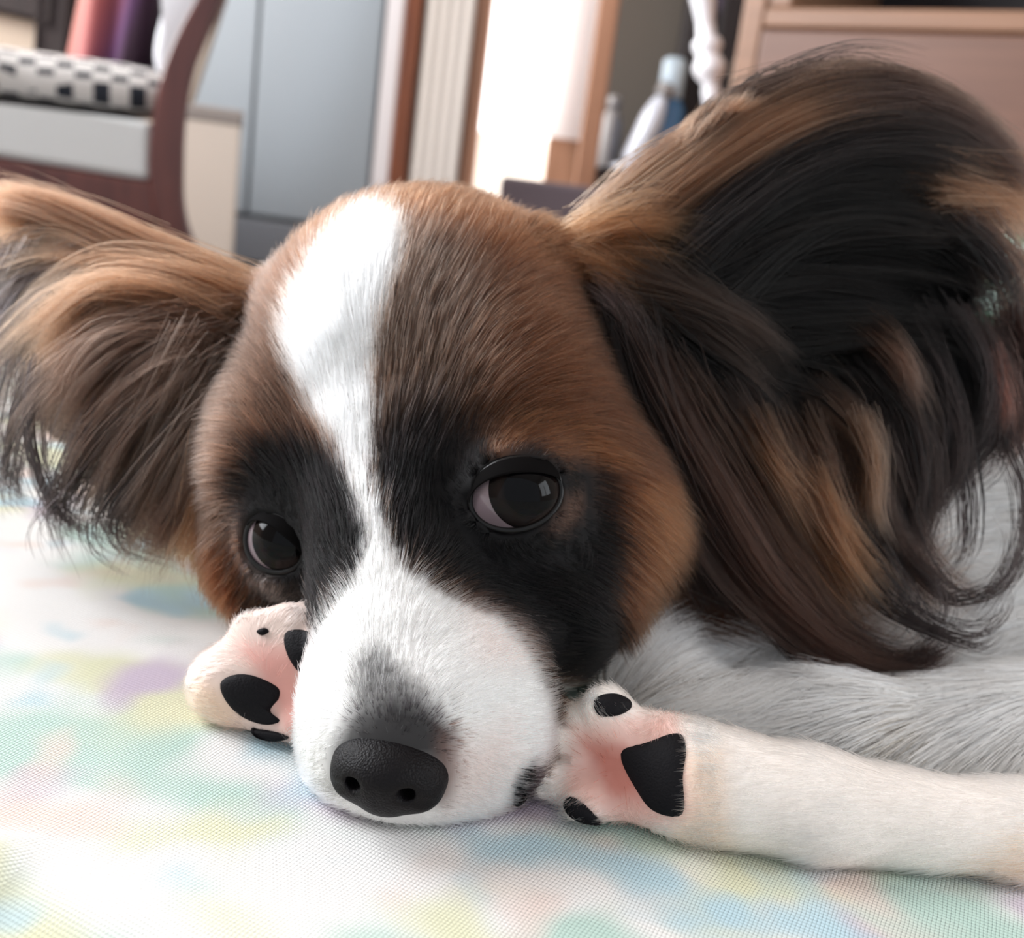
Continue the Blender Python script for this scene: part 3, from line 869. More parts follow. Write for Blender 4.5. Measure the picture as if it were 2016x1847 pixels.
right_ear = [
    # back rim, lit from behind
    ([(1165, 470, 22.6), (1260, 385, 22.5), (1370, 306, 22.6), (1490, 236, 22.9), (1620, 190, 23.3), (1750, 182, 23.8)], 2300, 0.19, 0.2, lin(104, 76, 58), 0.22),
    ([(1200, 500, 22.4), (1300, 412, 22.3), (1410, 330, 22.4), (1520, 262, 22.7), (1640, 218, 23.2), (1770, 205, 23.8)], 2300, 0.2, 0.22, lin(94, 66, 49), 0.24),
    ([(1180, 440, 22.7), (1290, 330, 22.7), (1410, 262, 22.9), (1540, 200, 23.2), (1700, 172, 23.8)], 800, 0.16, 0.2, lin(84, 60, 47), 0.25),
    ([(1480, 215, 23.0), (1600, 178, 23.3), (1740, 172, 23.9), (1860, 215, 24.5), (1960, 290, 25.0), (2040, 380, 25.3)], 1700, 0.2, 0.24, lin(50, 38, 33), 0.28),
    ([(1600, 222, 23.2), (1740, 212, 23.8), (1860, 250, 24.4), (1950, 325, 25.0), (2040, 420, 25.3)], 1600, 0.22, 0.28, lin(42, 31, 28), 0.28),
    ([(1420, 215, 22.9), (1520, 150, 23.0), (1680, 100, 23.4), (1850, 130, 24.0)], 6, 0.05, 0.08, GK, 0.2, 4),
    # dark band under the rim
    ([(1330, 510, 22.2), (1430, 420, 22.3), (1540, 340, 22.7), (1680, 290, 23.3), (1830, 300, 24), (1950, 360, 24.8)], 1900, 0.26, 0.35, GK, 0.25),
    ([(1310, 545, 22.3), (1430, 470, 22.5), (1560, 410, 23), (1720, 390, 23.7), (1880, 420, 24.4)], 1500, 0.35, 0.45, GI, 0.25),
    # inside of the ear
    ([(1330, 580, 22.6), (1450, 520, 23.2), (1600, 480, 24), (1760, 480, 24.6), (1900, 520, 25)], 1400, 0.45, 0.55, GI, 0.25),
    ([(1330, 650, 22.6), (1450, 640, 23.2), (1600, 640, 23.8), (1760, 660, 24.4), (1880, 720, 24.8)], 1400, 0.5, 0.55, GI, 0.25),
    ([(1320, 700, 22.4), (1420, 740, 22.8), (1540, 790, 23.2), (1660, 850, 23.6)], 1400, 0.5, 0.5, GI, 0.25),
    # tufts on the right side
    ([(1800, 330, 24.2), (1880, 340, 24.6), (1960, 345, 25), (2060, 370, 25.4)], 700, 0.4, 0.4, lin(112, 80, 60), 0.25),
    ([(1850, 385, 24.4), (1930, 395, 24.8), (2000, 420, 25.1), (2080, 470, 25.5)], 600, 0.25, 0.25, lin(112, 80, 62), 0.25),
    ([(1780, 430, 24.2), (1850, 450, 24.5), (1920, 480, 24.9), (1990, 530, 25.2)], 200, 0.2, 0.2, GK, 0.25),
    # brown tuft at the ear's root
    ([(1130, 480, 22.2), (1200, 455, 21.9), (1280, 450, 21.8), (1350, 480, 22)], 700, 0.25, 0.35, GB, 0.22),
    ([(1130, 520, 22.0), (1180, 520, 21.7), (1260, 550, 21.7), (1320, 610, 22)], 700, 0.22, 0.3, GB, 0.22),
    ([(1150, 540, 21.9), (1210, 590, 21.5), (1260, 660, 21.5), (1310, 750, 21.8)], 600, 0.12, 0.2, lin(74, 60, 58), 0.25),
    ([(1140, 560, 21.9), (1170, 640, 21.6), (1220, 730, 21.5), (1290, 810, 21.6)], 700, 0.10, 0.18, GK, 0.2),
    ([(1250, 560, 21.8), (1350, 600, 21.8), (1450, 660, 22.2), (1540, 740, 22.6)], 900, 0.35, 0.4, lin(34, 25, 21), 0.3),
    # front fringe hanging from the lower edge
    ([(1200, 640, 21.6), (1240, 780, 21.5), (1300, 930, 21.6), (1370, 1080, 21.9), (1440, 1210, 22.2)], 1500, 0.25, 0.4, lin(24, 17, 15), 0.25),
    ([(1240, 680, 21.6), (1310, 820, 21.5), (1400, 980, 21.6), (1500, 1140, 21.8), (1640, 1270, 22.2), (1760, 1300, 22.4)], 1300, 0.3, 0.3, lin(42, 26, 20), 0.28),
    ([(1280, 720, 21.7), (1340, 880, 21.6), (1420, 1040, 21.7), (1520, 1190, 21.9), (1650, 1290, 22.1), (1800, 1320, 22.3), (1880, 1270, 22.4)], 420, 0.22, 0.12, lin(50, 31, 24), 0.3),
    ([(1320, 740, 21.9), (1430, 880, 21.9), (1540, 1040, 22), (1640, 1180, 22.2), (1780, 1250, 22.4)], 600, 0.35, 0.3, lin(46, 29, 21), 0.3),
    ([(1400, 780, 22.2), (1500, 900, 22.2), (1590, 1030, 22.3), (1670, 1160, 22.4)], 900, 0.4, 0.3, lin(32, 22, 18), 0.3),
    ([(1300, 860, 21.9), (1340, 960, 22.0), (1400, 1080, 22.3), (1480, 1200, 22.6)], 1100, 0.3, 0.3, lin(42, 28, 22), 0.25),
    ([(1560, 860, 22.7), (1610, 960, 22.6), (1650, 1060, 22.6), (1720, 1160, 22.7)], 900, 0.3, 0.3, lin(66, 43, 31), 0.28),
    # rear fringe
    ([(1600, 780, 23.2), (1680, 850, 23.0), (1720, 950, 22.9), (1760, 1060, 22.9), (1840, 1150, 23), (1930, 1175, 23.2)], 550, 0.3, 0.16, lin(36, 25, 21), 0.28),
    ([(1700, 760, 23.6), (1770, 840, 23.4), (1790, 950, 23.2), (1780, 1050, 23.1), (1830, 1140, 23.1)], 1000, 0.32, 0.24, lin(22, 15, 13), 0.28),
    ([(1780, 700, 24), (1840, 790, 23.8), (1850, 900, 23.6), (1800, 1000, 23.4), (1770, 1060, 23.4)], 1300, 0.34, 0.22, lin(19, 13, 12), 0.28),
    ([(1860, 660, 24.4), (1920, 760, 24.2), (1920, 860, 24), (1870, 920, 23.8), (1820, 970, 23.7)], 1300, 0.32, 0.2, lin(16, 11, 11), 0.28),
    ([(1910, 660, 24.8), (1970, 740, 24.6), (1990, 830, 24.4), (1960, 900, 24.2)], 1100, 0.3, 0.3, lin(34, 22, 19), 0.28),
    ([(1985, 640, 25), (2035, 720, 24.8), (2050, 800, 24.6), (2010, 880, 24.5)], 900, 0.3, 0.3, lin(46, 27, 22), 0.28),
    ([(1620, 800, 23), (1690, 860, 22.8), (1710, 940, 22.7), (1700, 1040, 22.7)], 600, 0.25, 0.25, lin(74, 52, 40), 0.25),
    ([(1690, 820, 22.5), (1722, 900, 22.4), (1728, 1000, 22.4), (1748, 1080, 22.4)], 160, 0.07, 0.1, lin(104, 76, 58), 0.25),
    ([(1570, 940, 22.2), (1615, 1030, 22.1), (1680, 1120, 22.2), (1740, 1190, 22.3)], 800, 0.25, 0.2, lin(100, 64, 42), 0.25),
    ([(1480, 820, 22.0), (1520, 900, 21.8), (1570, 980, 21.8), (1640, 1080, 22)], 350, 0.14, 0.15, lin(88, 58, 40), 0.25),
    ([(1700, 650, 23.6), (1755, 690, 23.2), (1800, 760, 23.1), (1815, 840, 23.1)], 220, 0.12, 0.15, lin(66, 46, 37), 0.25),
    ([(1950, 700, 24.3), (1970, 780, 24.1), (1960, 860, 24.0)], 260, 0.1, 0.14, lin(84, 46, 38), 0.25),
    ([(1870, 440, 24.6), (1930, 500, 24.7), (1975, 570, 24.8), (1990, 660, 24.8)], 70, 0.28, 0.3, GK, 0.3, 5),
    ([(1900, 430, 24.7), (1970, 490, 24.8), (2020, 570, 24.9), (2035, 660, 24.9)], 60, 0.25, 0.25, lin(60, 44, 36), 0.3, 5),
    # curled wisps
    ([(1690, 1060, 22.4), (1740, 1150, 22.3), (1830, 1225, 22.3), (1920, 1240, 22.4), (1978, 1195, 22.5), (1960, 1150, 22.6)], 9, 0.04, 0.05, GK, 0.2, 9),
    ([(1800, 1090, 22.6), (1840, 1150, 22.5), (1850, 1215, 22.4), (1775, 1295, 22.3)], 6, 0.05, 0.06, GK, 0.2, 6),
    ([(1740, 1080, 22.5), (1790, 1170, 22.4), (1835, 1240, 22.4), (1900, 1262, 22.4)], 6, 0.05, 0.06, GK, 0.2, 6),
    ([(1640, 1060, 22.3), (1720, 1180, 22.3), (1830, 1240, 22.4), (1930, 1270, 22.5), (1975, 1235, 22.6)], 16, 0.05, 0.06, GK, 0.2, 8),
    ([(1760, 1000, 22.9), (1790, 1100, 22.9), (1870, 1175, 22.9), (1970, 1150, 23), (2010, 1060, 23.1), (1980, 990, 23.2)], 14, 0.05, 0.06, GK, 0.2, 9),
    ([(1890, 900, 23.6), (1905, 990, 23.4), (1900, 1080, 23.3), (1850, 1150, 23.3)], 14, 0.08, 0.1, GK, 0.2, 4),
    ([(1560, 1100, 22.2), (1640, 1220, 22.2), (1770, 1295, 22.2), (1870, 1230, 22.3)], 20, 0.06, 0.08, GK, 0.2, 6),
    ([(1980, 850, 24.2), (2020, 960, 24), (2016, 1080, 23.9), (1960, 1180, 23.8), (1900, 1260, 23.7)], 16, 0.08, 0.1, GK, 0.2, 4),
    ([(1480, 1150, 22), (1590, 1290, 22), (1720, 1330, 22.1), (1830, 1305, 22.2), (1900, 1260, 22.3)], 90, 0.06, 0.05, lin(22, 15, 14), 0.2, 40),
]
fur_object('ear_feathering', *locks(left_ear), label='brown and grey hair fringing the smaller ear')
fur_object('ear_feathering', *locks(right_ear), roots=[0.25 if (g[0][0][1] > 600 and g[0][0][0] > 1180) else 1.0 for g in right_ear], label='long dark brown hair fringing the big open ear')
# ------------------------------------------------------------------ the room behind
def box(name, lo, hi, mat, parent=None, bev=0.004, seg=2, rot=None):
    """bevelled block between two corners (world metres); rot = (pivot, axis, angle)"""
    bm = bmesh.new()
    bmesh.ops.create_cube(bm, size=1.0)
    lo = Vector(lo); hi = Vector(hi)
    for v in bm.verts:
        v.co = Vector(((lo[i] + hi[i]) / 2 + v.co[i] * (hi[i] - lo[i])) for i in range(3))
    if bev: bmesh.ops.bevel(bm, geom=bm.edges[:], offset=bev, segments=seg, affect='EDGES', profile=0.5)
    if rot:
        bmesh.ops.rotate(bm, verts=bm.verts, cent=rot[0], matrix=Matrix.Rotation(rot[2], 3, rot[1]))
    return obj_bm(name, bm, mat, parent)

def lathe(name, prof, loc, mat, parent=None, n=24, tilt=None):
    V = []; F = []
    for r, z in prof:
        for j in range(n):
            a = 2 * math.pi * j / n; V.append(Vector((r * math.cos(a), r * math.sin(a), z)))
    for i in range(len(prof) - 1):
        for j in range(n):
            F.append((i * n + j, i * n + (j + 1) % n, (i + 1) * n + (j + 1) % n, (i + 1) * n + j))
    F.append(tuple(range(n - 1, -1, -1))); F.append(tuple((len(prof) - 1) * n + j for j in range(n)))
    if tilt is not None: V = [tilt @ v for v in V]
    me = bpy.data.meshes.new(name); me.from_pydata([tuple(v + Vector(loc)) for v in V], [], F); me.update()
    return link(name, me, mat, parent, True)

def prism(name, prof, x0, x1, mat, parent=None, bev=0.003):
    """outline in (y?,z) given as world points swept along +x or +y"""
    bm = bmesh.new()
    a = [bm.verts.new(Vector(p) + Vector(x0)) for p in prof]; b = [bm.verts.new(Vector(p) + Vector(x1)) for p in prof]
    n = len(prof)
    bm.faces.new(a[::-1]); bm.faces.new(b)
    for i in range(n): bm.faces.new((a[i], a[(i + 1) % n], b[(i + 1) % n], b[i]))
    if bev: bmesh.ops.bevel(bm, geom=bm.edges[:], offset=bev, segments=2, affect='EDGES', profile=0.5)
    return obj_bm(name, bm, mat, parent)

def structure(o):
    o['kind'] = 'structure'; return o

YB = 2.75
m_wall = simple('wall_paint', lin(205, 196, 186), 0.85, bump=0.1, scale=200)
m_cream = simple('cream_paint', lin(186, 172, 158), 0.8, bump=0.05, scale=120)
m_floor = wood('floor_wood', lin(120, 84, 60), lin(84, 56, 38), 0.35, axis=1)
m_oak = wood('oak', lin(178, 130, 102), lin(150, 106, 80), 0.45)
m_brownframe = wood('red_brown_wood', lin(122, 66, 36), lin(84, 42, 24), 0.4)
m_cab = wood('cabinet_veneer', lin(114, 80, 65), lin(101, 70, 57), 0.45, axis=0)
m_rail = wood('cabinet_rail', lin(146, 108, 84), lin(126, 92, 70), 0.45, axis=0)
m_grey = simple('grey_lacquer', lin(134, 142, 150), 0.4, var=0.03, scale=3)
m_grey2 = simple('grey_lacquer_dark', lin(92, 98, 106), 0.45)
m_dark = simple('dark_board', lin(92, 84, 76), 0.6, var=0.05, scale=6)
m_black = simple('dark_interior', lin(34, 28, 30), 0.7)
m_chair = wood('mahogany', lin(92, 48, 42), lin(66, 32, 30), 0.35)
m_uph = simple('white_upholstery', lin(186, 186, 185), 0.85, bump=0.2, scale=300)

structure(box('floor', (-2.0, -1.2, -0.05), (2.3, YB, 0.0), m_floor, bev=0))
structure(box('ceiling', (-2.0, -1.2, 2.5), (2.3, YB + .1, 2.56), m_wall, bev=0))
wr = empty('wall_right', (2.25, 0.5, 0)); structure(wr)
box('wall_panel', (2.2, .32, 0), (2.3, YB, 2.5), m_wall, wr, bev=0)
box('wall_panel', (2.2, -1.2, 0), (2.3, -1.02, 2.5), m_wall, wr, bev=0)
box('wall_panel', (2.2, -1.02, 0), (2.3, .32, .70), m_wall, wr, bev=0)
box('wall_panel', (2.2, -1.02, 2.1), (2.3, .32, 2.5), m_wall, wr, bev=0)
w4 = empty('window_4', (2.25, -.35, .7)); structure(w4)
for a, b_ in (((-1.02, .70), (.32, .75)), ((-1.02, 2.05), (.32, 2.1)), ((-1.02, .75), (-.97, 2.05)), ((.27, .75), (.32, 2.05)), ((-.375, .75), (-.325, 2.05))):
    box('window_frame', (2.22, a[0], a[1]), (2.28, b_[0], b_[1]), m_oak, w4)

# left wall with a window hole, its daylight falls on the bed
wl = empty('wall_left', (-1.5, 0.5, 0)); structure(wl)
wy0, wy1, wz0, wz1 = -0.05, 1.25, 0.62, 2.05
box('wall_panel', (-1.55, -1.2, 0), (-1.45, wy0, 2.5), m_wall, wl, bev=0)
box('wall_panel', (-1.55, wy1, 0), (-1.45, 1.52, 2.5), m_wall, wl, bev=0)
box('wall_panel', (-1.55, 2.38, 0), (-1.45, YB, 2.5), m_wall, wl, bev=0)
box('wall_panel', (-1.55, 1.52, 0), (-1.45, 2.38, wz0), m_wall, wl, bev=0)
box('wall_panel', (-1.55, 1.52, wz1), (-1.45, 2.38, 2.5), m_wall, wl, bev=0)
box('wall_panel', (-1.55, wy0, 0), (-1.45, wy1, wz0), m_wall, wl, bev=0)
box('wall_panel', (-1.55, wy0, wz1), (-1.45, wy1, 2.5), m_wall, wl, bev=0)
wn = empty('window_1', (-1.5, 0.6, wz0)); structure(wn)
for a, b_ in (((wy0, wz0), (wy1, wz0 + .05)), ((wy0, wz1 - .05), (wy1, wz1)), ((wy0, wz0 + .05), (wy0 + .05, wz1 - .05)), ((wy1 - .05, wz0 + .05), (wy1, wz1 - .05)), (((wy0 + wy1) / 2 - .025, wz0 + .05), ((wy0 + wy1) / 2 + .025, wz1 - .05))):
    box('window_frame', (-1.53, a[0], a[1]), (-1.47, b_[0], b_[1]), m_oak, wn)

w3 = empty('added_window_3', (-1.5, 1.95, wz0)); structure(w3)  # unseen window added to go with the far fill light
for a, b_ in (((1.52, wz0), (2.38, wz0 + .05)), ((1.52, wz1 - .05), (2.38, wz1)), ((1.52, wz0 + .05), (1.57, wz1 - .05)), ((2.33, wz0 + .05), (2.38, wz1 - .05))):
    box('window_frame', (-1.53, a[0], a[1]), (-1.47, b_[0], b_[1]), m_oak, w3)

# back wall: pieces left and right of the lit window, and the wardrobe niche
def xz(px, py, y):
    p = W(px, py, y); return p.x, p.z
def vx(px, y, py=200):
    return W(px, py, y).x
x_w0, x_w1 = vx(950, YB), vx(1150, YB)
wb = empty('wall_back', (0, YB, 0)); structure(wb)
z_sill = W(1000, 470, YB).z
z_head = 2.1
box('wall_panel', (-2.0, YB, 0), (x_w0 - .02, YB + .1, 2.5), m_cream, wb, bev=0)
box('wall_panel', (x_w1 + .02, YB, 0), (2.3, YB + .1, 2.5), m_wall, wb, bev=0)
box('wall_panel', (x_w0 - .02, YB, 0), (x_w1 + .02, YB + .1, z_sill), m_cream, wb, bev=0)
box('wall_panel', (x_w0 - .02, YB, z_head), (x_w1 + .02, YB + .1, 2.5), m_cream, wb, bev=0)

def glow(name, col, st):
    m, nt, b = new_mat(name)
    b.inputs['Base Color'].default_value = (*col, 1); b.inputs['Emission Color'].default_value = (*col, 1); b.inputs['Emission Strength'].default_value = st
    b.inputs['Roughness'].default_value = 0.3
    return m
w2 = empty('window_2', ((x_w0 + x_w1) / 2, YB, z_sill)); structure(w2)
zc = W(1010, 265, YB).z
box('window_pane', (x_w0, YB + .03, zc), (x_w1, YB + .04, z_head), glow('daylit_pane', (1, 0.99, 0.98), 2.2), w2, bev=0)
box('window_pane', (x_w0, YB + .03, z_sill), (x_w1, YB + .04, zc), glow('glowing_lower_panel', (1, 0.90, 0.79), 0.82), w2, bev=0)  # cream part below the bright glass; emission stands in for light falling there
fw = 0.045
box('window_frame', (x_w0 - fw, YB - .03, z_sill - fw), (x_w0, YB + .05, z_head), m_oak, w2)
box('window_frame', (x_w1 - 0.075, YB - .03, z_sill), (x_w1 + 0.05, YB + .05, z_head), m_oak, w2)
box('window_frame', (x_w0, YB - .03, z_sill - fw), (x_w1, YB + .05, z_sill), m_oak, w2)

# red-brown door jamb standing proud of the pale wall
t1 = box('trim_1', (vx(776, YB - .05), YB - .035, 0), (vx(812, YB - .05), YB, 2.5), m_brownframe, None); structure(t1)
t2 = box('trim_2', (vx(742, YB - .05), YB - .03, 0), (vx(776, YB - .05), YB, 2.5), simple('pale_grey_trim', lin(206, 202, 206), 0.6), None); structure(t2)
t3 = box('baseboard_back', (vx(812, YB), YB - .02, 0), (x_w0 - fw, YB, 0.09), m_oak, None); structure(t3)
# pale ribbed curtain between jamb and window
cv_, cf_ = [], []
xa, xb = vx(822, YB - .06), vx(915, YB - .06)
nx_, nz_ = 60, 8
for k in range(2):
    for i in range(nx_ + 1):
        for j in range(nz_ + 1):
            u = i / nx_
            cv_.append((xa + (xb - xa) * u, YB - .05 + .0015 * math.sin(u * 26) - .004 * k, 0.05 + 2.3 * j / nz_))
o0 = (nx_ + 1) * (nz_ + 1)
for i in range(nx_):
    for j in range(nz_):
        a = i * (nz_ + 1) + j
        q_ = (a, a + nz_ + 1, a + nz_ + 2, a + 1); cf_.append(q_); cf_.append(tuple(o0 + t for t in q_[::-1]))
cur = link('curtain', mesh_from('curtain', cv_, cf_), simple('curtain_cloth', lin(190, 183, 178), 0.9, bump=0.2, scale=250))
tag(cur, 'narrow pale curtain hanging between the red-brown jamb and the bright window', 'curtain')

# ---- grey wardrobe
YW = YB - .035
wd = empty('wardrobe', (vx(580, YW), YW, 0)); tag(wd, 'tall grey lacquered wardrobe with flat doors over a darker plinth drawer', 'wardrobe')
xl, xs, xr = vx(330, YW), vx(500, YW), vx(742, YW)
zb = W(600, 440, YW).z
box('carcass', (xl, YW + .02, 0.0), (xr, YB - .002, 2.3), m_grey2, wd)
box('door', (xl + .004, YW, zb + .006), (xs - .004, YW + .02, 2.28), m_grey, wd, bev=.003)
box('door', (xs + .004, YW, zb + .006), (xr - .004, YW + .02, 2.28), m_grey, wd, bev=.003)
box('drawer_front', (xl + .004, YW - .002, zb - .11), (xr - .004, YW + .018, zb - .006), simple('grey_drawer', lin(108, 112, 120), 0.45), wd, bev=.003)
box('drawer_front', (xl + .004, YW - .002, 0.06), (xr - .004, YW + .018, zb - .118), simple('grey_drawer_low', lin(92, 96, 104), 0.45), wd, bev=.003)

# ---- cream box and slanted beige slab beside the chair
YX = 2.0
bx_ = empty('storage_box', (0, 0, 0)); tag(bx_, 'tall cream storage box standing between the chair and the grey wardrobe', 'box')
_d = W(470, 350, YX)
class Facade:
    """a vertical working plane through a point of the room, turned about the vertical"""
    def __init__(self, px, py, y, ang):
        self.o = W(px, py, y); self.o.z = 0
        self.u = Vector((math.cos(ang), math.sin(ang), 0)); self.w = Vector((-math.sin(ang), math.cos(ang), 0))
        self.M = Matrix.Translation(self.o) @ Matrix.Rotation(ang, 4, 'Z')
    def at(self, px, py, dy=0.0):
        d = W(px, py, 1.0) - Vector(CAM); c = Vector(CAM)
        t = (self.o - c).dot(self.w) / d.dot(self.w); p = c + d * t - self.o
        return Vector((p.dot(self.u), dy, p.z))
FX = Facade(468, 350, YX, -math.atan2(_d.x, _d.y))
zt = FX.at(420, 240).z
box('body', (-.125, 0, 0), (0, .26, zt), simple('cream_card', lin(206, 194, 182), 0.8), bx_)
box('lid', (-.127, -.003, zt), (.003, .263, zt + .026), simple('grey_card', lin(140, 132, 127), 0.8), bx_)
bx_.matrix_basis = FX.M
yb_ = 2.18
pv = W(375, 190, yb_); 
lb = prism('beige_slab', [(0, 0, 0), (.13, 0, 0), (.20, 0, .26), (.34, 0, .9), (.19, 0, .9), (.05, 0, .26)], (pv.x - .13, yb_, pv.z - .02), (pv.x - .13, yb_ + .02, pv.z - .02), simple('slab_beige', lin(150, 138, 126), 0.7))
tag(lb, 'beige slanted slab before the grey wardrobe above the cream box', 'board')

# ---- the mahogany chair, side on
_d = W(335, 250, 1.36)
FC = Facade(335, 250, 1.36, -math.atan2(_d.x, _d.y))
YC = 0.0
ch = empty('dining_chair', (0, 0, 0)); tag(ch, 'mahogany chair with white upholstery and a checked cushion on its seat', 'chair')
CW = 0.40
def cp(px, py, dy=0.0):
    return FC.at(px, py, dy)
def sweep(name, pts, widths, depth, mat, parent, dy):
    """flat curved post: centre line pts (world), widths across in the x-z plane"""
    n = len(pts); bm = bmesh.new(); rings = []
    for i, p in enumerate(pts):
        t = (pts[min(i + 1, n - 1)] - pts[max(i - 1, 0)]).normalized(); nrm_ = Vector((t.z, 0, -t.x))
        w_ = widths[i] / 2; e = depth / 2
        rings.append([bm.verts.new(p + nrm_ * sx_ * w_ + Vector((0, dy + sy * e, 0))) for sx_, sy in ((-1, -1), (1, -1), (1, 1), (-1, 1))])
    for a, b in zip(rings[:-1], rings[1:]):
        for k in range(4): bm.faces.new((a[k], a[(k + 1) % 4], b[(k + 1) % 4], b[k]))
    bm.faces.new(rings[0][::-1]); bm.faces.new(rings[-1])
    bmesh.ops.bevel(bm, geom=[e_ for e_ in bm.edges], offset=.004, segments=2, affect='EDGES', profile=.5)
    return obj_bm(name, bm, mat, parent, False)
post_px = [(520, -260, 34), (455, -90, 36), (412, 0, 38), (378, 70, 46), (350, 150, 54), (334, 230, 60), (328, 320, 64), (332, 400, 60), (350, 470, 56), (385, 560, 50), (450, 740, 44)]
cl_ = catmull([(a, b, c) for a, b, c in post_px], 26)
pp = [cp(a, b) for a, b, c in cl_]; ww = [c / FPX * 1.36 for a, b, c in cl_]
low = pp[-1]; pp.append(Vector((low.x + .03, YC, 0.0))); ww.append(.03)
sweep('rear_post', pp, ww, .034, m_chair, ch, 0.0)
sweep('rear_post', pp, ww, .034, m_chair, ch, CW)
sweep('top_rail', [pp[0] + Vector((-.004, 0, 0)), pp[0] + Vector((.02, 0, .05))], [.05, .05], CW + .034, m_chair, ch, CW / 2)
# side rails and white seat
def quad_slab(name, corners, y0, y1, mat, parent, bev=.004):
    return prism(name, [(c.x, 0, c.z) for c in corners], (0, y0, 0), (0, y1, 0), mat, parent, bev)
rail = [cp(-300, 265), cp(310, 362), cp(310, 450), cp(-300, 345)]
quad_slab('side_rail', rail, YC - .012, YC + .02, m_chair, ch)
quad_slab('side_rail', rail, YC + CW - .02, YC + CW + .012, m_chair, ch)
seat = [cp(-300, 152), cp(-150, 182), cp(0, 204), cp(150, 222), cp(300, 240), cp(300, 358), cp(-300, 262)]
quad_slab('seat', seat, YC - .006, YC + CW + .006, m_uph, ch, .008)
for dy in (0, CW):
    a = cp(-300, 262); sweep('front_leg', [Vector((a.x + .02, YC, a.z + .02)), Vector((a.x + .015, YC, a.z - .2)), Vector((a.x, YC, 0))], [.05, .042, .03], .036, m_chair, ch, dy)
# white padded back
bk = [cp(345, -230), cp(330, 0), cp(308, 60), cp(302, 110), cp(312, 146), cp(334, 140), cp(352, 100), cp(372, 50), cp(392, 0), cp(480, -230)]
quad_slab('back_pad', bk, YC + .02, YC + CW - .02, simple('white_pad', lin(224, 224, 228), 0.85, bump=0.2, scale=300), ch, .008)
ch.matrix_basis = FC.M

# checked woven cushion on the seat
m_chk, nt, b = new_mat('checked_weave')
tc = nt.nodes.new('ShaderNodeTexCoord'); mp = nt.nodes.new('ShaderNodeMapping'); mp.inputs['Scale'].default_value = (1, 1, 1.25); mp.inputs['Rotation'].default_value = (0, 0.30, 0)
sx = nt.nodes.new('ShaderNodeSeparateXYZ'); nt.links.new(tc.outputs['Object'], sx.inputs[0])
def _m(op, a, c=None):
    n = nt.nodes.new('ShaderNodeMath'); n.operation = op
    for k_, v_ in enumerate((a, c)):
        if v_ is None: continue
        if isinstance(v_, (int, float)): n.inputs[k_].default_value = v_
        else: nt.links.new(v_, n.inputs[k_])
    return n.outputs[0]
vv = _m('MULTIPLY', _m('ADD', _m('MULTIPLY', sx.outputs['Z'], 0.9), _m('ADD', _m('MULTIPLY', sx.outputs['Y'], 1.0), 3.0)), 62.0)
row = _m('FLOOR', vv)
uu = _m('ADD', _m('MULTIPLY', sx.outputs['X'], 24.0), _m('MULTIPLY', row, 0.5))
inside = _m('MULTIPLY', _m('LESS_THAN', _m('FRACT', uu), 0.46), _m('LESS_THAN', _m('FRACT', vv), 0.72))
mxk = nt.nodes.new('ShaderNodeMix'); mxk.data_type = 'RGBA'
mxk.inputs['A'].default_value = (*lin(188, 182, 178), 1); mxk.inputs['B'].default_value = (*lin(22, 26, 36), 1)
nt.links.new(inside, mxk.inputs['Factor']); nt.links.new(mxk.outputs['Result'], b.inputs['Base Color'])
b.inputs['Roughness'].default_value = 0.9
def pillow(name, c, ax, ay, az, mat, R=None, n=28, p=3.2):
    """puffed cushion: superellipse outline, seam edge"""
    V = []; F = []
    for s_ in (1, -1):
        for i in range(n + 1):
            for j in range(n + 1):
                u = 2 * i / n - 1; v = 2 * j / n - 1
                hgt = (max(0, 1 - abs(u) ** p) * max(0, 1 - abs(v) ** p)) ** 0.5
                V.append(Vector((u * ax * (1 - .05 * (1 - abs(v)) ** 2), v * ay * (1 - .05 * (1 - abs(u)) ** 2), s_ * az * hgt)))
    o0 = (n + 1) ** 2
    for i in range(n):
        for j in range(n):
            a = i * (n + 1) + j; q_ = (a, a + n + 1, a + n + 2, a + 1); F.append(q_); F.append(tuple(o0 + t for t in q_[::-1]))
    if R is not None: V = [R @ v for v in V]
    me = bpy.data.meshes.new(name); me.from_pydata([tuple(v + Vector(c)) for v in V], [], F); me.update()
    bm = bmesh.new(); bm.from_mesh(me); bmesh.ops.remove_doubles(bm, verts=bm.verts, dist=1e-5); bm.to_mesh(me); bm.free()
    return link(name, me, mat)
cc0, cc1 = cp(-260, 160), cp(300, 232)
cu = pillow('seat_cushion', (0, 0, 0), .19, .185, .030, m_chk, p=8)
cu.matrix_basis = FC.M @ Matrix.Translation(((cc0.x + cc1.x) / 2, CW / 2 - .01, (cc0.z + cc1.z) / 2 + .033)) @ Matrix.Rotation(math.atan2(cc0.z - cc1.z, cc1.x - cc0.x), 4, 'Y')
tag(cu, 'black and white checked woven cushion lying on the mahogany chair', 'cushion')

# colourful scarf heaped against the chair's back
m_scarf, nt, b = new_mat('scarf_stripes')
tc = nt.nodes.new('ShaderNodeTexCoord'); sp = nt.nodes.new('ShaderNodeSeparateXYZ'); cr = nt.nodes.new('ShaderNodeValToRGB')
mpx = nt.nodes.new('ShaderNodeMapping'); mpx.inputs['Rotation'].default_value = (0, -0.28, 0); mpx.inputs['Scale'].default_value = (8.2, 1, 8.2); mpx.inputs['Location'].default_value = (0.54, 0, 0)
nt.links.new(tc.outputs['Object'], mpx.inputs[0]); nt.links.new(mpx.outputs[0], sp.inputs[0]); nt.links.new(sp.outputs['X'], cr.inputs[0]); nt.links.new(cr.outputs[0], b.inputs['Base Color'])
els = cr.color_ramp.elements; els[0].position = 0.0; els[0].color = (*lin(132, 58, 42), 1); els[1].position = 1.0; els[1].color = (*lin(30, 10, 22), 1)
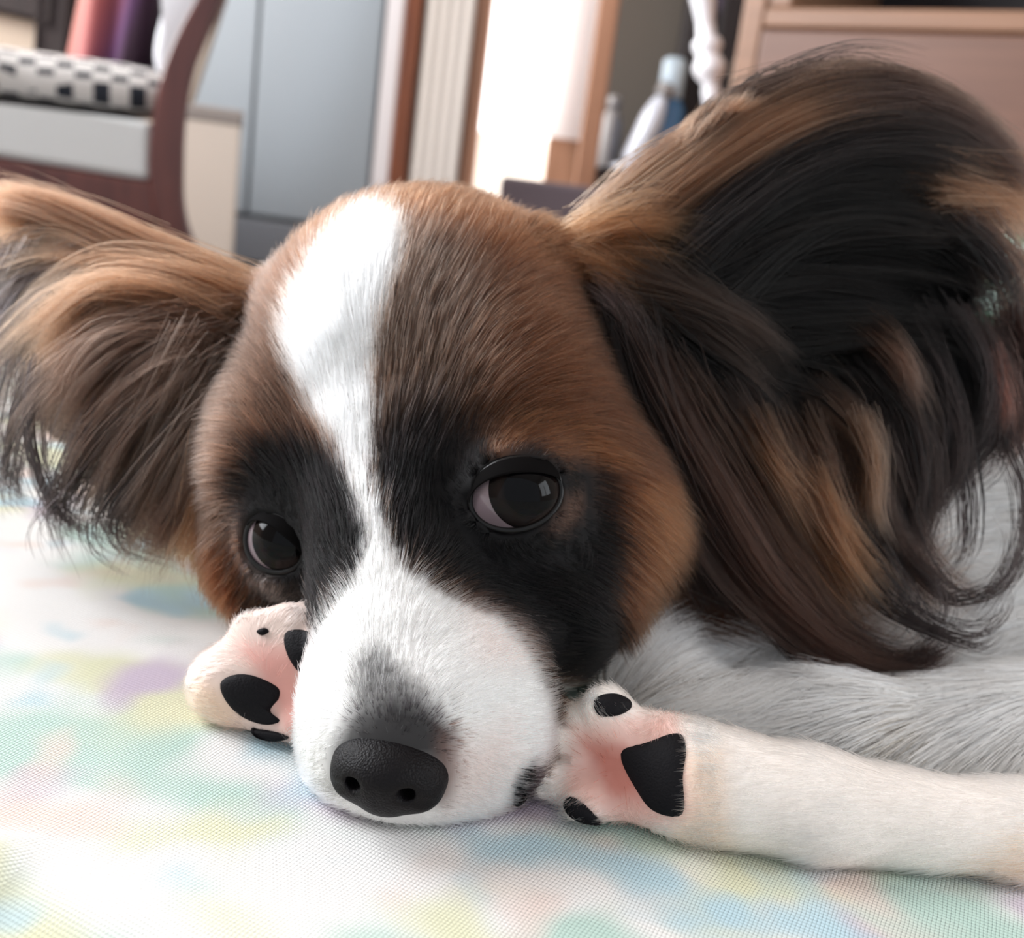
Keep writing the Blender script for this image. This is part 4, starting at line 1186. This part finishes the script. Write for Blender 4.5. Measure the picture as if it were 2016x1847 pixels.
for pos, col in ((.22, lin(138, 66, 66)), (.36, lin(104, 46, 64)), (.48, lin(80, 42, 82)), (.60, lin(44, 14, 34))):
    x = els.new(pos); x.color = (*col, 1)
b.inputs['Roughness'].default_value = 0.75
sc0 = cp(216, 128)
V = []; F = []; nu, nv_ = 24, 16
for s_ in (0, 1):
    for i in range(nu + 1):
        for j in range(nv_ + 1):
            u = i / nu; v = j / nv_
            x = -.07 + .124 * u + .05 * v + (.02 * math.sin(v * 5 + 1) if u < .02 else 0)
            y = .17 + .012 * math.sin(u * 17 + v * 3) + (-.07 if s_ == 0 else .06) * math.sin(math.pi * min(1, max(0, u))) ** .5
            z = .30 * v - .015 + .004 * math.sin(u * 9)
            V.append((x, y, z))
o0 = (nu + 1) * (nv_ + 1)
for i in range(nu):
    for j in range(nv_):
        a = i * (nv_ + 1) + j; q_ = (a, a + nv_ + 1, a + nv_ + 2, a + 1); F.append(q_); F.append(tuple(o0 + t for t in q_[::-1]))
me = mesh_from('scarf', V, F); bm = bmesh.new(); bm.from_mesh(me); bmesh.ops.remove_doubles(bm, verts=bm.verts, dist=1e-5); bmesh.ops.recalc_face_normals(bm, faces=bm.faces[:]); bm.to_mesh(me); bm.free()
scf = link('scarf', me, m_scarf); scf.matrix_basis = FC.M @ Matrix.Translation(sc0)
tag(scf, 'orange, pink and purple striped scarf bunched against the white chair back', 'scarf')

# second chair farther off, only a corner of its dark frame shows
Y2 = 2.05
c2 = empty('dining_chair', (W(20, 100, Y2).x, Y2 + .2, 0)); tag(c2, 'dark-framed chair with cream panel, farther off behind the checked cushion', 'chair')
m_dkw = wood('dark_walnut', lin(38, 23, 23), lin(27, 15, 16), 0.75)
def bar(name, a, b_, w_, mat, parent):
    a = Vector(a); b_ = Vector(b_); d_ = (b_ - a).normalized(); bm = bmesh.new(); bmesh.ops.create_cube(bm, size=1)
    L_ = (b_ - a).length; q4 = d_.to_track_quat('Z', 'Y').to_matrix()
    for v in bm.verts: v.co = q4 @ Vector((v.co.x * w_, v.co.y * w_, v.co.z * L_)) + (a + b_) / 2
    bmesh.ops.bevel(bm, geom=bm.edges[:], offset=w_ * .12, segments=2, affect='EDGES', profile=.5)
    return obj_bm(name, bm, mat, parent)
top_ = W(122, -30, Y2); bot_ = W(96, 118, Y2)
bar('post', (top_.x, Y2, top_.z), (bot_.x - .02, Y2, 0), .050, m_dkw, c2)
l_ = W(-330, -60, Y2)
bar('post', (l_.x + .02, Y2, l_.z + .05), (l_.x - .02, Y2, 0), .050, m_dkw, c2)
r0 = W(-330, -82, Y2); r1 = W(112, 22, Y2)
bar('rail', (r0.x, Y2, r0.z), (r1.x, Y2, r1.z), .052, m_dkw, c2)
z2 = W(60, 112, Y2).z
box('panel', (l_.x + .02, Y2 + .01, z2 - .02), (bot_.x, Y2 + .03, top_.z - .02), simple('cream_panel', lin(206, 188, 170), 0.8), c2)
box('seat', (l_.x - .01, Y2 - .02, z2 - .10), (bot_.x + .02, Y2 + .40, z2 - .02), m_dkw, c2)
for fx in (l_.x + .01, bot_.x): bar('leg', (fx, Y2 + .36, z2 - .08), (fx, Y2 + .38, 0), .04, m_dkw, c2)

# ---- open shelf with bottles
YS = 2.2
m_post = m_oak
sh = empty('shelf_unit', (vx(1270, YS), YS + .1, 0)); tag(sh, 'open shelf unit with an oak side post and a dark back panel', 'shelf')
xs0, xs1 = vx(1160, YS), vx(1415, YS)
zs = W(1250, 338, YS).z
box('side_post', (vx(1152, YS), YS - .02, 0), (vx(1192, YS), YS + .03, 2.0), m_post, sh)
box('side_post', (vx(1402, YS) , YS + .05, 0), (vx(1440, YS), YS + .26, 2.0), m_black, sh)
box('back_panel', (xs0 + .03, YS + .24, 0), (xs1 + .02, YS + .26, 2.0), m_dark, sh)
box('shelf_board', (xs0 + .035, YS - .01, zs - .025), (xs1 + .01, YS + .24, zs), m_dkw, sh)
box('shelf_board', (xs0 + .035, YS - .01, .1), (xs1 + .01, YS + .24, .125), m_dkw, sh)
box('shelf_board', (xs0 + .035, YS - .01, 1.2), (xs1 + .01, YS + .24, 1.225), m_dkw, sh)
box('side_panel', (vx(1340, YS), YS + .10, zs), (vx(1398, YS), YS + .24, 1.2), m_black, sh)

m_blue = simple('blue_plastic', lin(70, 128, 182), 0.25, coat=0.5)
m_pale = simple('pale_cap', lin(206, 226, 240), 0.25, coat=0.6)
m_glass = simple('frosted_glass', lin(226, 232, 246), 0.12, coat=1.0)
m_gpl = simple('grey_plastic', lin(150, 146, 146), 0.35)
yb1 = YS + .06
def on(px, py, y=yb1): p = W(px, py, y); return p
b1 = empty('bottle', (on(1322, 170).x, yb1, zs)); tag(b1, 'blue bottle with a tall pale cap standing on the dark shelf', 'bottle')
zc0, zc1, zc2 = zs, on(1325, 196).z, on(1325, 112).z
lathe('body', [(.001, zs), (.031, zs + .002), (.034, zs + .012), (.034, zc1 - .02), (.028, zc1 - .006), (.022, zc1)], (on(1322, 170).x, yb1, 0), m_blue, b1)
lathe('cap', [(.022, zc1), (.025, zc1 + .003), (.024, zc2 - .01), (.018, zc2 - .002), (.002, zc2)], (on(1322, 170).x, yb1, 0), m_pale, b1)
tl = Matrix.Rotation(math.radians(17), 3, 'Y')
b2 = empty('glass_bottle', (on(1238, 320).x, yb1 - .05, zs)); tag(b2, 'tilted frosted glass bottle shining in front of the blue bottle', 'bottle')
gx = on(1238, 320).x
lathe('body', [(.001, .002), (.021, .004), (.025, .02), (.024, .10), (.017, .13), (.012, .145)], (gx, yb1 - .05, zs + .008), m_glass, b2, tilt=tl)
lathe('cap', [(.014, .145), (.017, .147), (.017, .168), (.012, .172), (.001, .172)], (gx, yb1 - .05, zs + .008), m_gpl, b2, tilt=tl)
lathe('foot', [(.001, 0), (.040, 0), (.044, .004), (.030, .014), (.001, .014)], (gx + .0, yb1 - .05, zs), m_glass, b2)
b3 = empty('spray_bottle', (on(1206, 240).x, yb1 + .05, zs)); tag(b3, 'slim grey bottle next to the oak post on the dark shelf', 'bottle')
z3 = on(1208, 188, yb1 + .05).z
lathe('body', [(.001, zs), (.020, zs + .002), (.022, zs + .01), (.022, z3 - .05), (.012, z3 - .03)], (on(1206, 240).x, yb1 + .05, 0), m_gpl, b3)
lathe('cap', [(.012, z3 - .03), (.013, z3 - .004), (.008, z3), (.001, z3)], (on(1206, 240).x, yb1 + .05, 0), m_gpl, b3)

# white turned stand in front of the shelf's dark end
YT = 2.02
ts = empty('lamp_stand', (vx(1425, YT), YT, 0)); tag(ts, 'white turned stand with beads rising between shelf and brown cabinet', 'stand')
base = W(1402, 200, YT); tz = lambda py: W(1412, py, YT).z - base.z
m_wp = simple('white_gloss', lin(236, 238, 246), 0.25, coat=0.5)
tiltm = Matrix.Rotation(math.radians(-15), 3, 'Y')
lathe('turned_post', [(.016, -.02), (.017, tz(178)), (.014, tz(165)), (.026, tz(148)), (.030, tz(132)), (.024, tz(116)), (.020, tz(108)), (.027, tz(92)), (.026, tz(80)), (.017, tz(70)), (.016, tz(40)), (.021, tz(0)), (.030, tz(-60)), (.034, tz(-140))], (base.x, YT, base.z), m_wp, ts, tilt=tiltm)
lathe('foot', [(.09, 0), (.09, .012), (.03, .03), (.016, .06), (.0145, base.z)], (base.x + .006, YT, 0), simple('cream_gloss', lin(226, 214, 176), 0.3), ts)
pur = pillow('cloth_bundle', (0, 0, 0), .055, .05, .15, simple('purple_cloth', lin(70, 56, 74), 0.85), p=2.5)
pb = W(1450, 15, YS + .1); pur.location = (pb.x + .01, YS + .14, pb.z + .06)
tag(pur, 'dark purple cloth bundle stuffed beside the brown cabinet behind the white stand', 'cloth')
hz = empty('hook_rail', (pb.x, YS + .2, 0))
bpy.data.objects.remove(hz)

# paper sheets hanging at the window's edge
m_paper = simple('paper', lin(244, 242, 248), 0.8)
nt = m_paper.node_tree; tr_ = nt.nodes.new('ShaderNodeBsdfTranslucent'); tr_.inputs[0].default_value = (1, 1, 1, 1); ms_ = nt.nodes.new('ShaderNodeMixShader'); ms_.inputs[0].default_value = .8
nt.links.new(nt.nodes['Principled BSDF'].outputs[0], ms_.inputs[1]); nt.links.new(tr_.outputs[0], ms_.inputs[2]); nt.links.new(ms_.outputs[0], nt.nodes['Material Output'].inputs[0])
pz0 = W(1110, 272, YB - .1).z; px0, px1 = vx(1058, YB - .1, 260), vx(1172, YB - .1, 100)
V = []; F = []; nu, nv_ = 10, 40
for s_ in (0, 1):
    for i in range(nu + 1):
        for j in range(nv_ + 1):
            u = i / nu; v = j / nv_
            right = px1 + .012 * noise.noise(Vector((v * 30, 3.1, 0))) + .01 * v
            V.append((px0 + (right - px0) * u, YB - .075 - .02 * math.sin(v * 3) * u - .003 * s_, pz0 + (2.0 - pz0) * v))
o0 = (nu + 1) * (nv_ + 1)
for i in range(nu):
    for j in range(nv_):
        a = i * (nv_ + 1) + j; q_ = (a, a + nv_ + 1, a + nv_ + 2, a + 1); F.append(q_); F.append(tuple(o0 + t for t in q_[::-1]))
pa = link('paper_sheet', mesh_from('paper_sheet', V, F), m_paper)
tag(pa, 'long white paper sheet with a ragged edge hanging at the bright window', 'paper')

# dark stool behind the dog's head
YQ = 1.7
st_ = empty('stool', (vx(1055, YQ, 360), YQ + .1, 0)); tag(st_, 'low dark stool whose flat top just shows behind the dog\'s head', 'stool')
sz = W(1040, 352, YQ).z
sx0, sx1 = vx(985, YQ, 360), vx(1125, YQ, 360)
box('seat', (sx0, YQ, sz - .10), (sx1 + .12, YQ + .24, sz), simple('stool_top', lin(92, 78, 84), 0.5), st_, bev=.008)
for ax_ in (sx0 + .02, sx1 + .10):
    for ay_ in (YQ + .02, YQ + .22): bar('leg', (ax_, ay_, sz - .09), (ax_, ay_, 0), .03, m_dkw, st_)

# ---- brown cabinet, right
YK = 1.72
cb = empty('cabinet', (vx(1800, YK), YK + .2, 0)); tag(cb, 'large brown wooden cabinet with a drawer front under a dark open slot', 'cabinet')
FK = Facade(1462, 60, YK, math.radians(-33))
kx0, kx1 = FK.at(1455, 60).x, FK.at(1455, 60).x + 1.0
zr0 = FK.at(1490, 52).z; zr1 = FK.at(1560, 14).z
cb.location = (0, 0, 0)
box('side_panel', (kx0, 0, 0), (kx0 + .035, .42, zr1 + .32), m_rail, cb)
box('side_panel', (kx1 - .035, 0, 0), (kx1, .42, zr1 + .32), m_rail, cb)
box('top_panel', (kx0, 0, zr1 + .32), (kx1, .42, zr1 + .35), m_rail, cb)
box('rail', (kx0 + .035, .002, zr0), (kx1 - .035, .03, zr1), m_rail, cb)
box('drawer_front', (kx0 + .037, -.003, zr0 - .27), (kx1 - .037, .02, zr0 - .004), m_cab, cb)
box('drawer_front', (kx0 + .037, -.003, .08), (kx1 - .037, .02, zr0 - .276), m_cab, cb)
box('interior_board', (kx0 + .035, .03, zr1 - .02), (kx1 - .035, .40, zr1 - .004), m_black, cb)
box('back_panel', (kx0 + .035, .40, .05), (kx1 - .035, .415, zr1 + .32), m_black, cb)
ks = FK.at(1555, 8).x
box('slot_divider', (kx0 + .035, .006, zr1), (ks, .40, zr1 + .32), m_rail, cb)
cb.matrix_basis = FK.M

# ------------------------------------------------------------------ bed and bedspread
BX0, BX1, BY0, BY1 = -0.80, 0.95, -0.55, 0.66
bed = empty('bed', (0, 0, 0)); tag(bed, 'low bed under the pastel bedspread', 'bed')
box('mattress', (BX0 + .02, BY0 + .02, .14), (BX1 - .02, BY1 - .02, ZB - .022), simple('mattress_ticking', lin(222, 220, 214), 0.9), bed, bev=.02, seg=3)
box('bed_frame', (BX0 + .03, BY0 + .03, .08), (BX1 - .03, BY1 - .03, .14), m_oak, bed)
for ax_ in (BX0 + .08, BX1 - .08):
    for ay_ in (BY0 + .08, BY1 - .08): box('leg', (ax_ - .03, ay_ - .03, 0), (ax_ + .03, ay_ + .03, .08), m_oak, bed)

def bed_h(x, y):
    """rumpled top of the bedspread"""
    n1 = noise.noise(Vector((x * 7, y * 7, 1.3))) * .0035
    n2 = noise.noise(Vector((x * 19, y * 19, 4.7))) * .0012
    h_ = n1 + n2
    # soft roll of cloth in front of the dog
    a = Vector((-0.075, 0.118)); b2_ = Vector((0.10, 0.122))
    d_ = (y - (0.124 - 0.10 * x if x < 0 else 0.124 - .02 * x))
    h_ += .0055 * math.exp(-((d_ + .012) / .012) ** 2)
    return ZB + h_ * (0.4 if 0.1 < y < 0.5 and x > -.06 else 1.0)
def axis(lo, hi, fine_lo, fine_hi, fs, cs):
    a = list(np.arange(lo, fine_lo, cs)) + list(np.arange(fine_lo, fine_hi, fs)) + list(np.arange(fine_hi, hi + 1e-6, cs))
    return np.array(a)
gx_, gy_ = axis(BX0, BX1, -.25, .25, .004, .02), axis(BY0, BY1, .02, .36, .004, .02)
V = []; F = []; ni, nj = len(gx_), len(gy_)
for x in gx_:
    for y in gy_: V.append((x, y, bed_h(x, y)))
for i in range(ni - 1):
    for j in range(nj - 1):
        a = i * nj + j; F.append((a, a + nj, a + nj + 1, a + 1))
# skirts hanging over the four edges
edge = [i * nj for i in range(ni)] + [(ni - 1) * nj + j for j in range(1, nj)] + [i * nj + nj - 1 for i in range(ni - 2, -1, -1)] + [j for j in range(nj - 2, 0, -1)]
prev = edge
for lv, (dz, out_) in enumerate(((.012, .010), (.05, .014), (.12, .016), (.20, .020))):
    cur_ = []
    for k, e_ in enumerate(edge):
        x, y, z = V[e_]
        ox = -1 if abs(x - gx_[0]) < 1e-6 else (1 if abs(x - gx_[-1]) < 1e-6 else 0)
        oy = -1 if abs(y - gy_[0]) < 1e-6 else (1 if abs(y - gy_[-1]) < 1e-6 else 0)
        wv = out_ + (.008 * math.sin(k * .9) * lv / 3)
        cur_.append(len(V)); V.append((x + ox * wv, y + oy * wv, z - dz))
    n_ = len(edge)
    for k in range(n_): F.append((prev[k], cur_[k], cur_[(k + 1) % n_], prev[(k + 1) % n_]))
    prev = cur_
m_spread, nt, b = new_mat('tie_dyed_cotton')
N_ = nt.nodes.new; Lk = nt.links.new
tc = N_('ShaderNodeTexCoord')
def nz(scale, off, detail=1.5, dist=0.15):
    mp_ = N_('ShaderNodeMapping'); mp_.inputs['Location'].default_value = off
    Lk(tc.outputs['Object'], mp_.inputs[0])
    n = N_('ShaderNodeTexNoise'); n.inputs['Scale'].default_value = scale; n.inputs['Detail'].default_value = detail; n.inputs['Distortion'].default_value = dist
    Lk(mp_.outputs[0], n.inputs['Vector']); return n
def ramp(fac, stops):
    r_ = N_('ShaderNodeValToRGB'); e_ = r_.color_ramp.elements
    e_[0].position, e_[0].color = stops[0][0], (*stops[0][1], 1); e_[1].position, e_[1].color = stops[-1][0], (*stops[-1][1], 1)
    for p_, c_ in stops[1:-1]:
        q_ = e_.new(p_); q_.color = (*c_, 1)
    Lk(fac, r_.inputs[0]); return r_
def patch(prev, n_, lo_, hi_, col):
    mr = N_('ShaderNodeMapRange'); mr.interpolation_type = 'SMOOTHSTEP'; mr.inputs[1].default_value = lo_; mr.inputs[2].default_value = hi_
    Lk(n_.outputs['Fac'], mr.inputs[0])
    m_ = N_('ShaderNodeMix'); m_.data_type = 'RGBA'; Lk(mr.outputs[0], m_.inputs['Factor'])
    if isinstance(prev, tuple): m_.inputs['A'].default_value = (*prev, 1)
    else: Lk(prev, m_.inputs['A'])
    m_.inputs['B'].default_value = (*col, 1)
    return m_.outputs['Result']
dye = patch(lin(222, 219, 216), nz(31, (3.1, 1.7, 0)), .44, .62, lin(176, 198, 188))
dye = patch(dye, nz(33, (9.4, 6.2, 0)), .48, .66, lin(206, 205, 176))
dye = patch(dye, nz(36, (1.2, 8.8, 0)), .54, .70, lin(188, 174, 188))
dye = patch(dye, nz(40, (5.5, 2.4, 0)), .56, .72, lin(218, 196, 186))
dye = patch(dye, nz(48, (7.7, 4.1, 0)), .52, .70, lin(176, 200, 208))
# plain weave: threads over and under
mpw = N_('ShaderNodeMapping'); mpw.inputs['Rotation'].default_value = (0, 0, math.radians(24)); Lk(tc.outputs['Object'], mpw.inputs[0])
ripple = nz(60, (0, 0, 0), 2, 0)
va = N_('ShaderNodeVectorMath'); va.operation = 'MULTIPLY_ADD'; va.inputs[1].default_value = (.0016, .0016, 0)
Lk(ripple.outputs['Color'], va.inputs[0]); Lk(mpw.outputs[0], va.inputs[2])
sp = N_('ShaderNodeSeparateXYZ'); Lk(va.outputs[0], sp.inputs[0])
def mth(op, a, b_=None, c_=None):
    n = N_('ShaderNodeMath'); n.operation = op
    for i, v in enumerate((a, b_, c_)):
        if v is None: continue
        if isinstance(v, (int, float)): n.inputs[i].default_value = v
        else: Lk(v, n.inputs[i])
    return n.outputs[0]
KW = math.pi / 0.00060
sxw = mth('SINE', mth('MULTIPLY', sp.outputs['X'], KW)); syw = mth('SINE', mth('MULTIPLY', sp.outputs['Y'], KW * 0.8))
hw = mth('MULTIPLY', sxw, syw)
hgt = mth('POWER', mth('ABSOLUTE', hw), 0.5)
bp = N_('ShaderNodeBump'); bp.inputs['Strength'].default_value = 0.6; bp.inputs['Distance'].default_value = 0.0002
Lk(hgt, bp.inputs['Height']); Lk(bp.outputs[0], b.inputs['Normal'])
gap = N_('ShaderNodeMapRange'); gap.inputs[1].default_value = 0.0; gap.inputs[2].default_value = 0.45; gap.inputs[3].default_value = 0.30; gap.inputs[4].default_value = 1.0
Lk(hgt, gap.inputs[0])
mg = N_('ShaderNodeMix'); mg.data_type = 'RGBA'; mg.blend_type = 'MULTIPLY'; mg.inputs['Factor'].default_value = 1.0
cmb = N_('ShaderNodeCombineColor'); [Lk(gap.outputs[0], cmb.inputs[i]) for i in range(3)]
Lk(dye, mg.inputs['A']); Lk(cmb.outputs[0], mg.inputs['B'])
Lk(mg.outputs['Result'], b.inputs['Base Color'])
b.inputs['Roughness'].default_value = 0.95; b.inputs['Specular IOR Level'].default_value = 0.15
sprd = link('bedspread', mesh_from('bedspread', V, F), m_spread)
tag(sprd, 'pastel tie-dyed woven bedspread in mint, lilac and yellow under the dog', 'bedspread')

# green patterned pillow glimpsed behind the big ear
m_pil = simple('green_print', lin(150, 190, 168), 0.9, var=0.0)
nt = m_pil.node_tree; b = nt.nodes['Principled BSDF']; tc = nt.nodes.new('ShaderNodeTexCoord')
vo = nt.nodes.new('ShaderNodeTexVoronoi'); vo.inputs['Scale'].default_value = 70; cr = nt.nodes.new('ShaderNodeValToRGB')
cr.color_ramp.elements[0].position = .3; cr.color_ramp.elements[0].color = (*lin(44, 92, 70), 1); cr.color_ramp.elements[1].position = .5; cr.color_ramp.elements[1].color = (*lin(150, 168, 160), 1)
nt.links.new(tc.outputs['Object'], vo.inputs['Vector']); nt.links.new(vo.outputs['Distance'], cr.inputs[0]); nt.links.new(cr.outputs[0], b.inputs['Base Color'])
pc = W(2120, 600, .56)
Rp = Matrix.Rotation(math.radians(72), 3, 'X')
pl = pillow('pillow', (0, 0, 0), .13, .056, .03, m_pil, R=Rp)
pl.location = (pc.x, pc.y, ZB + .058)
tag(pl, 'green and white printed pillow propped on the bed behind the big ear', 'pillow')
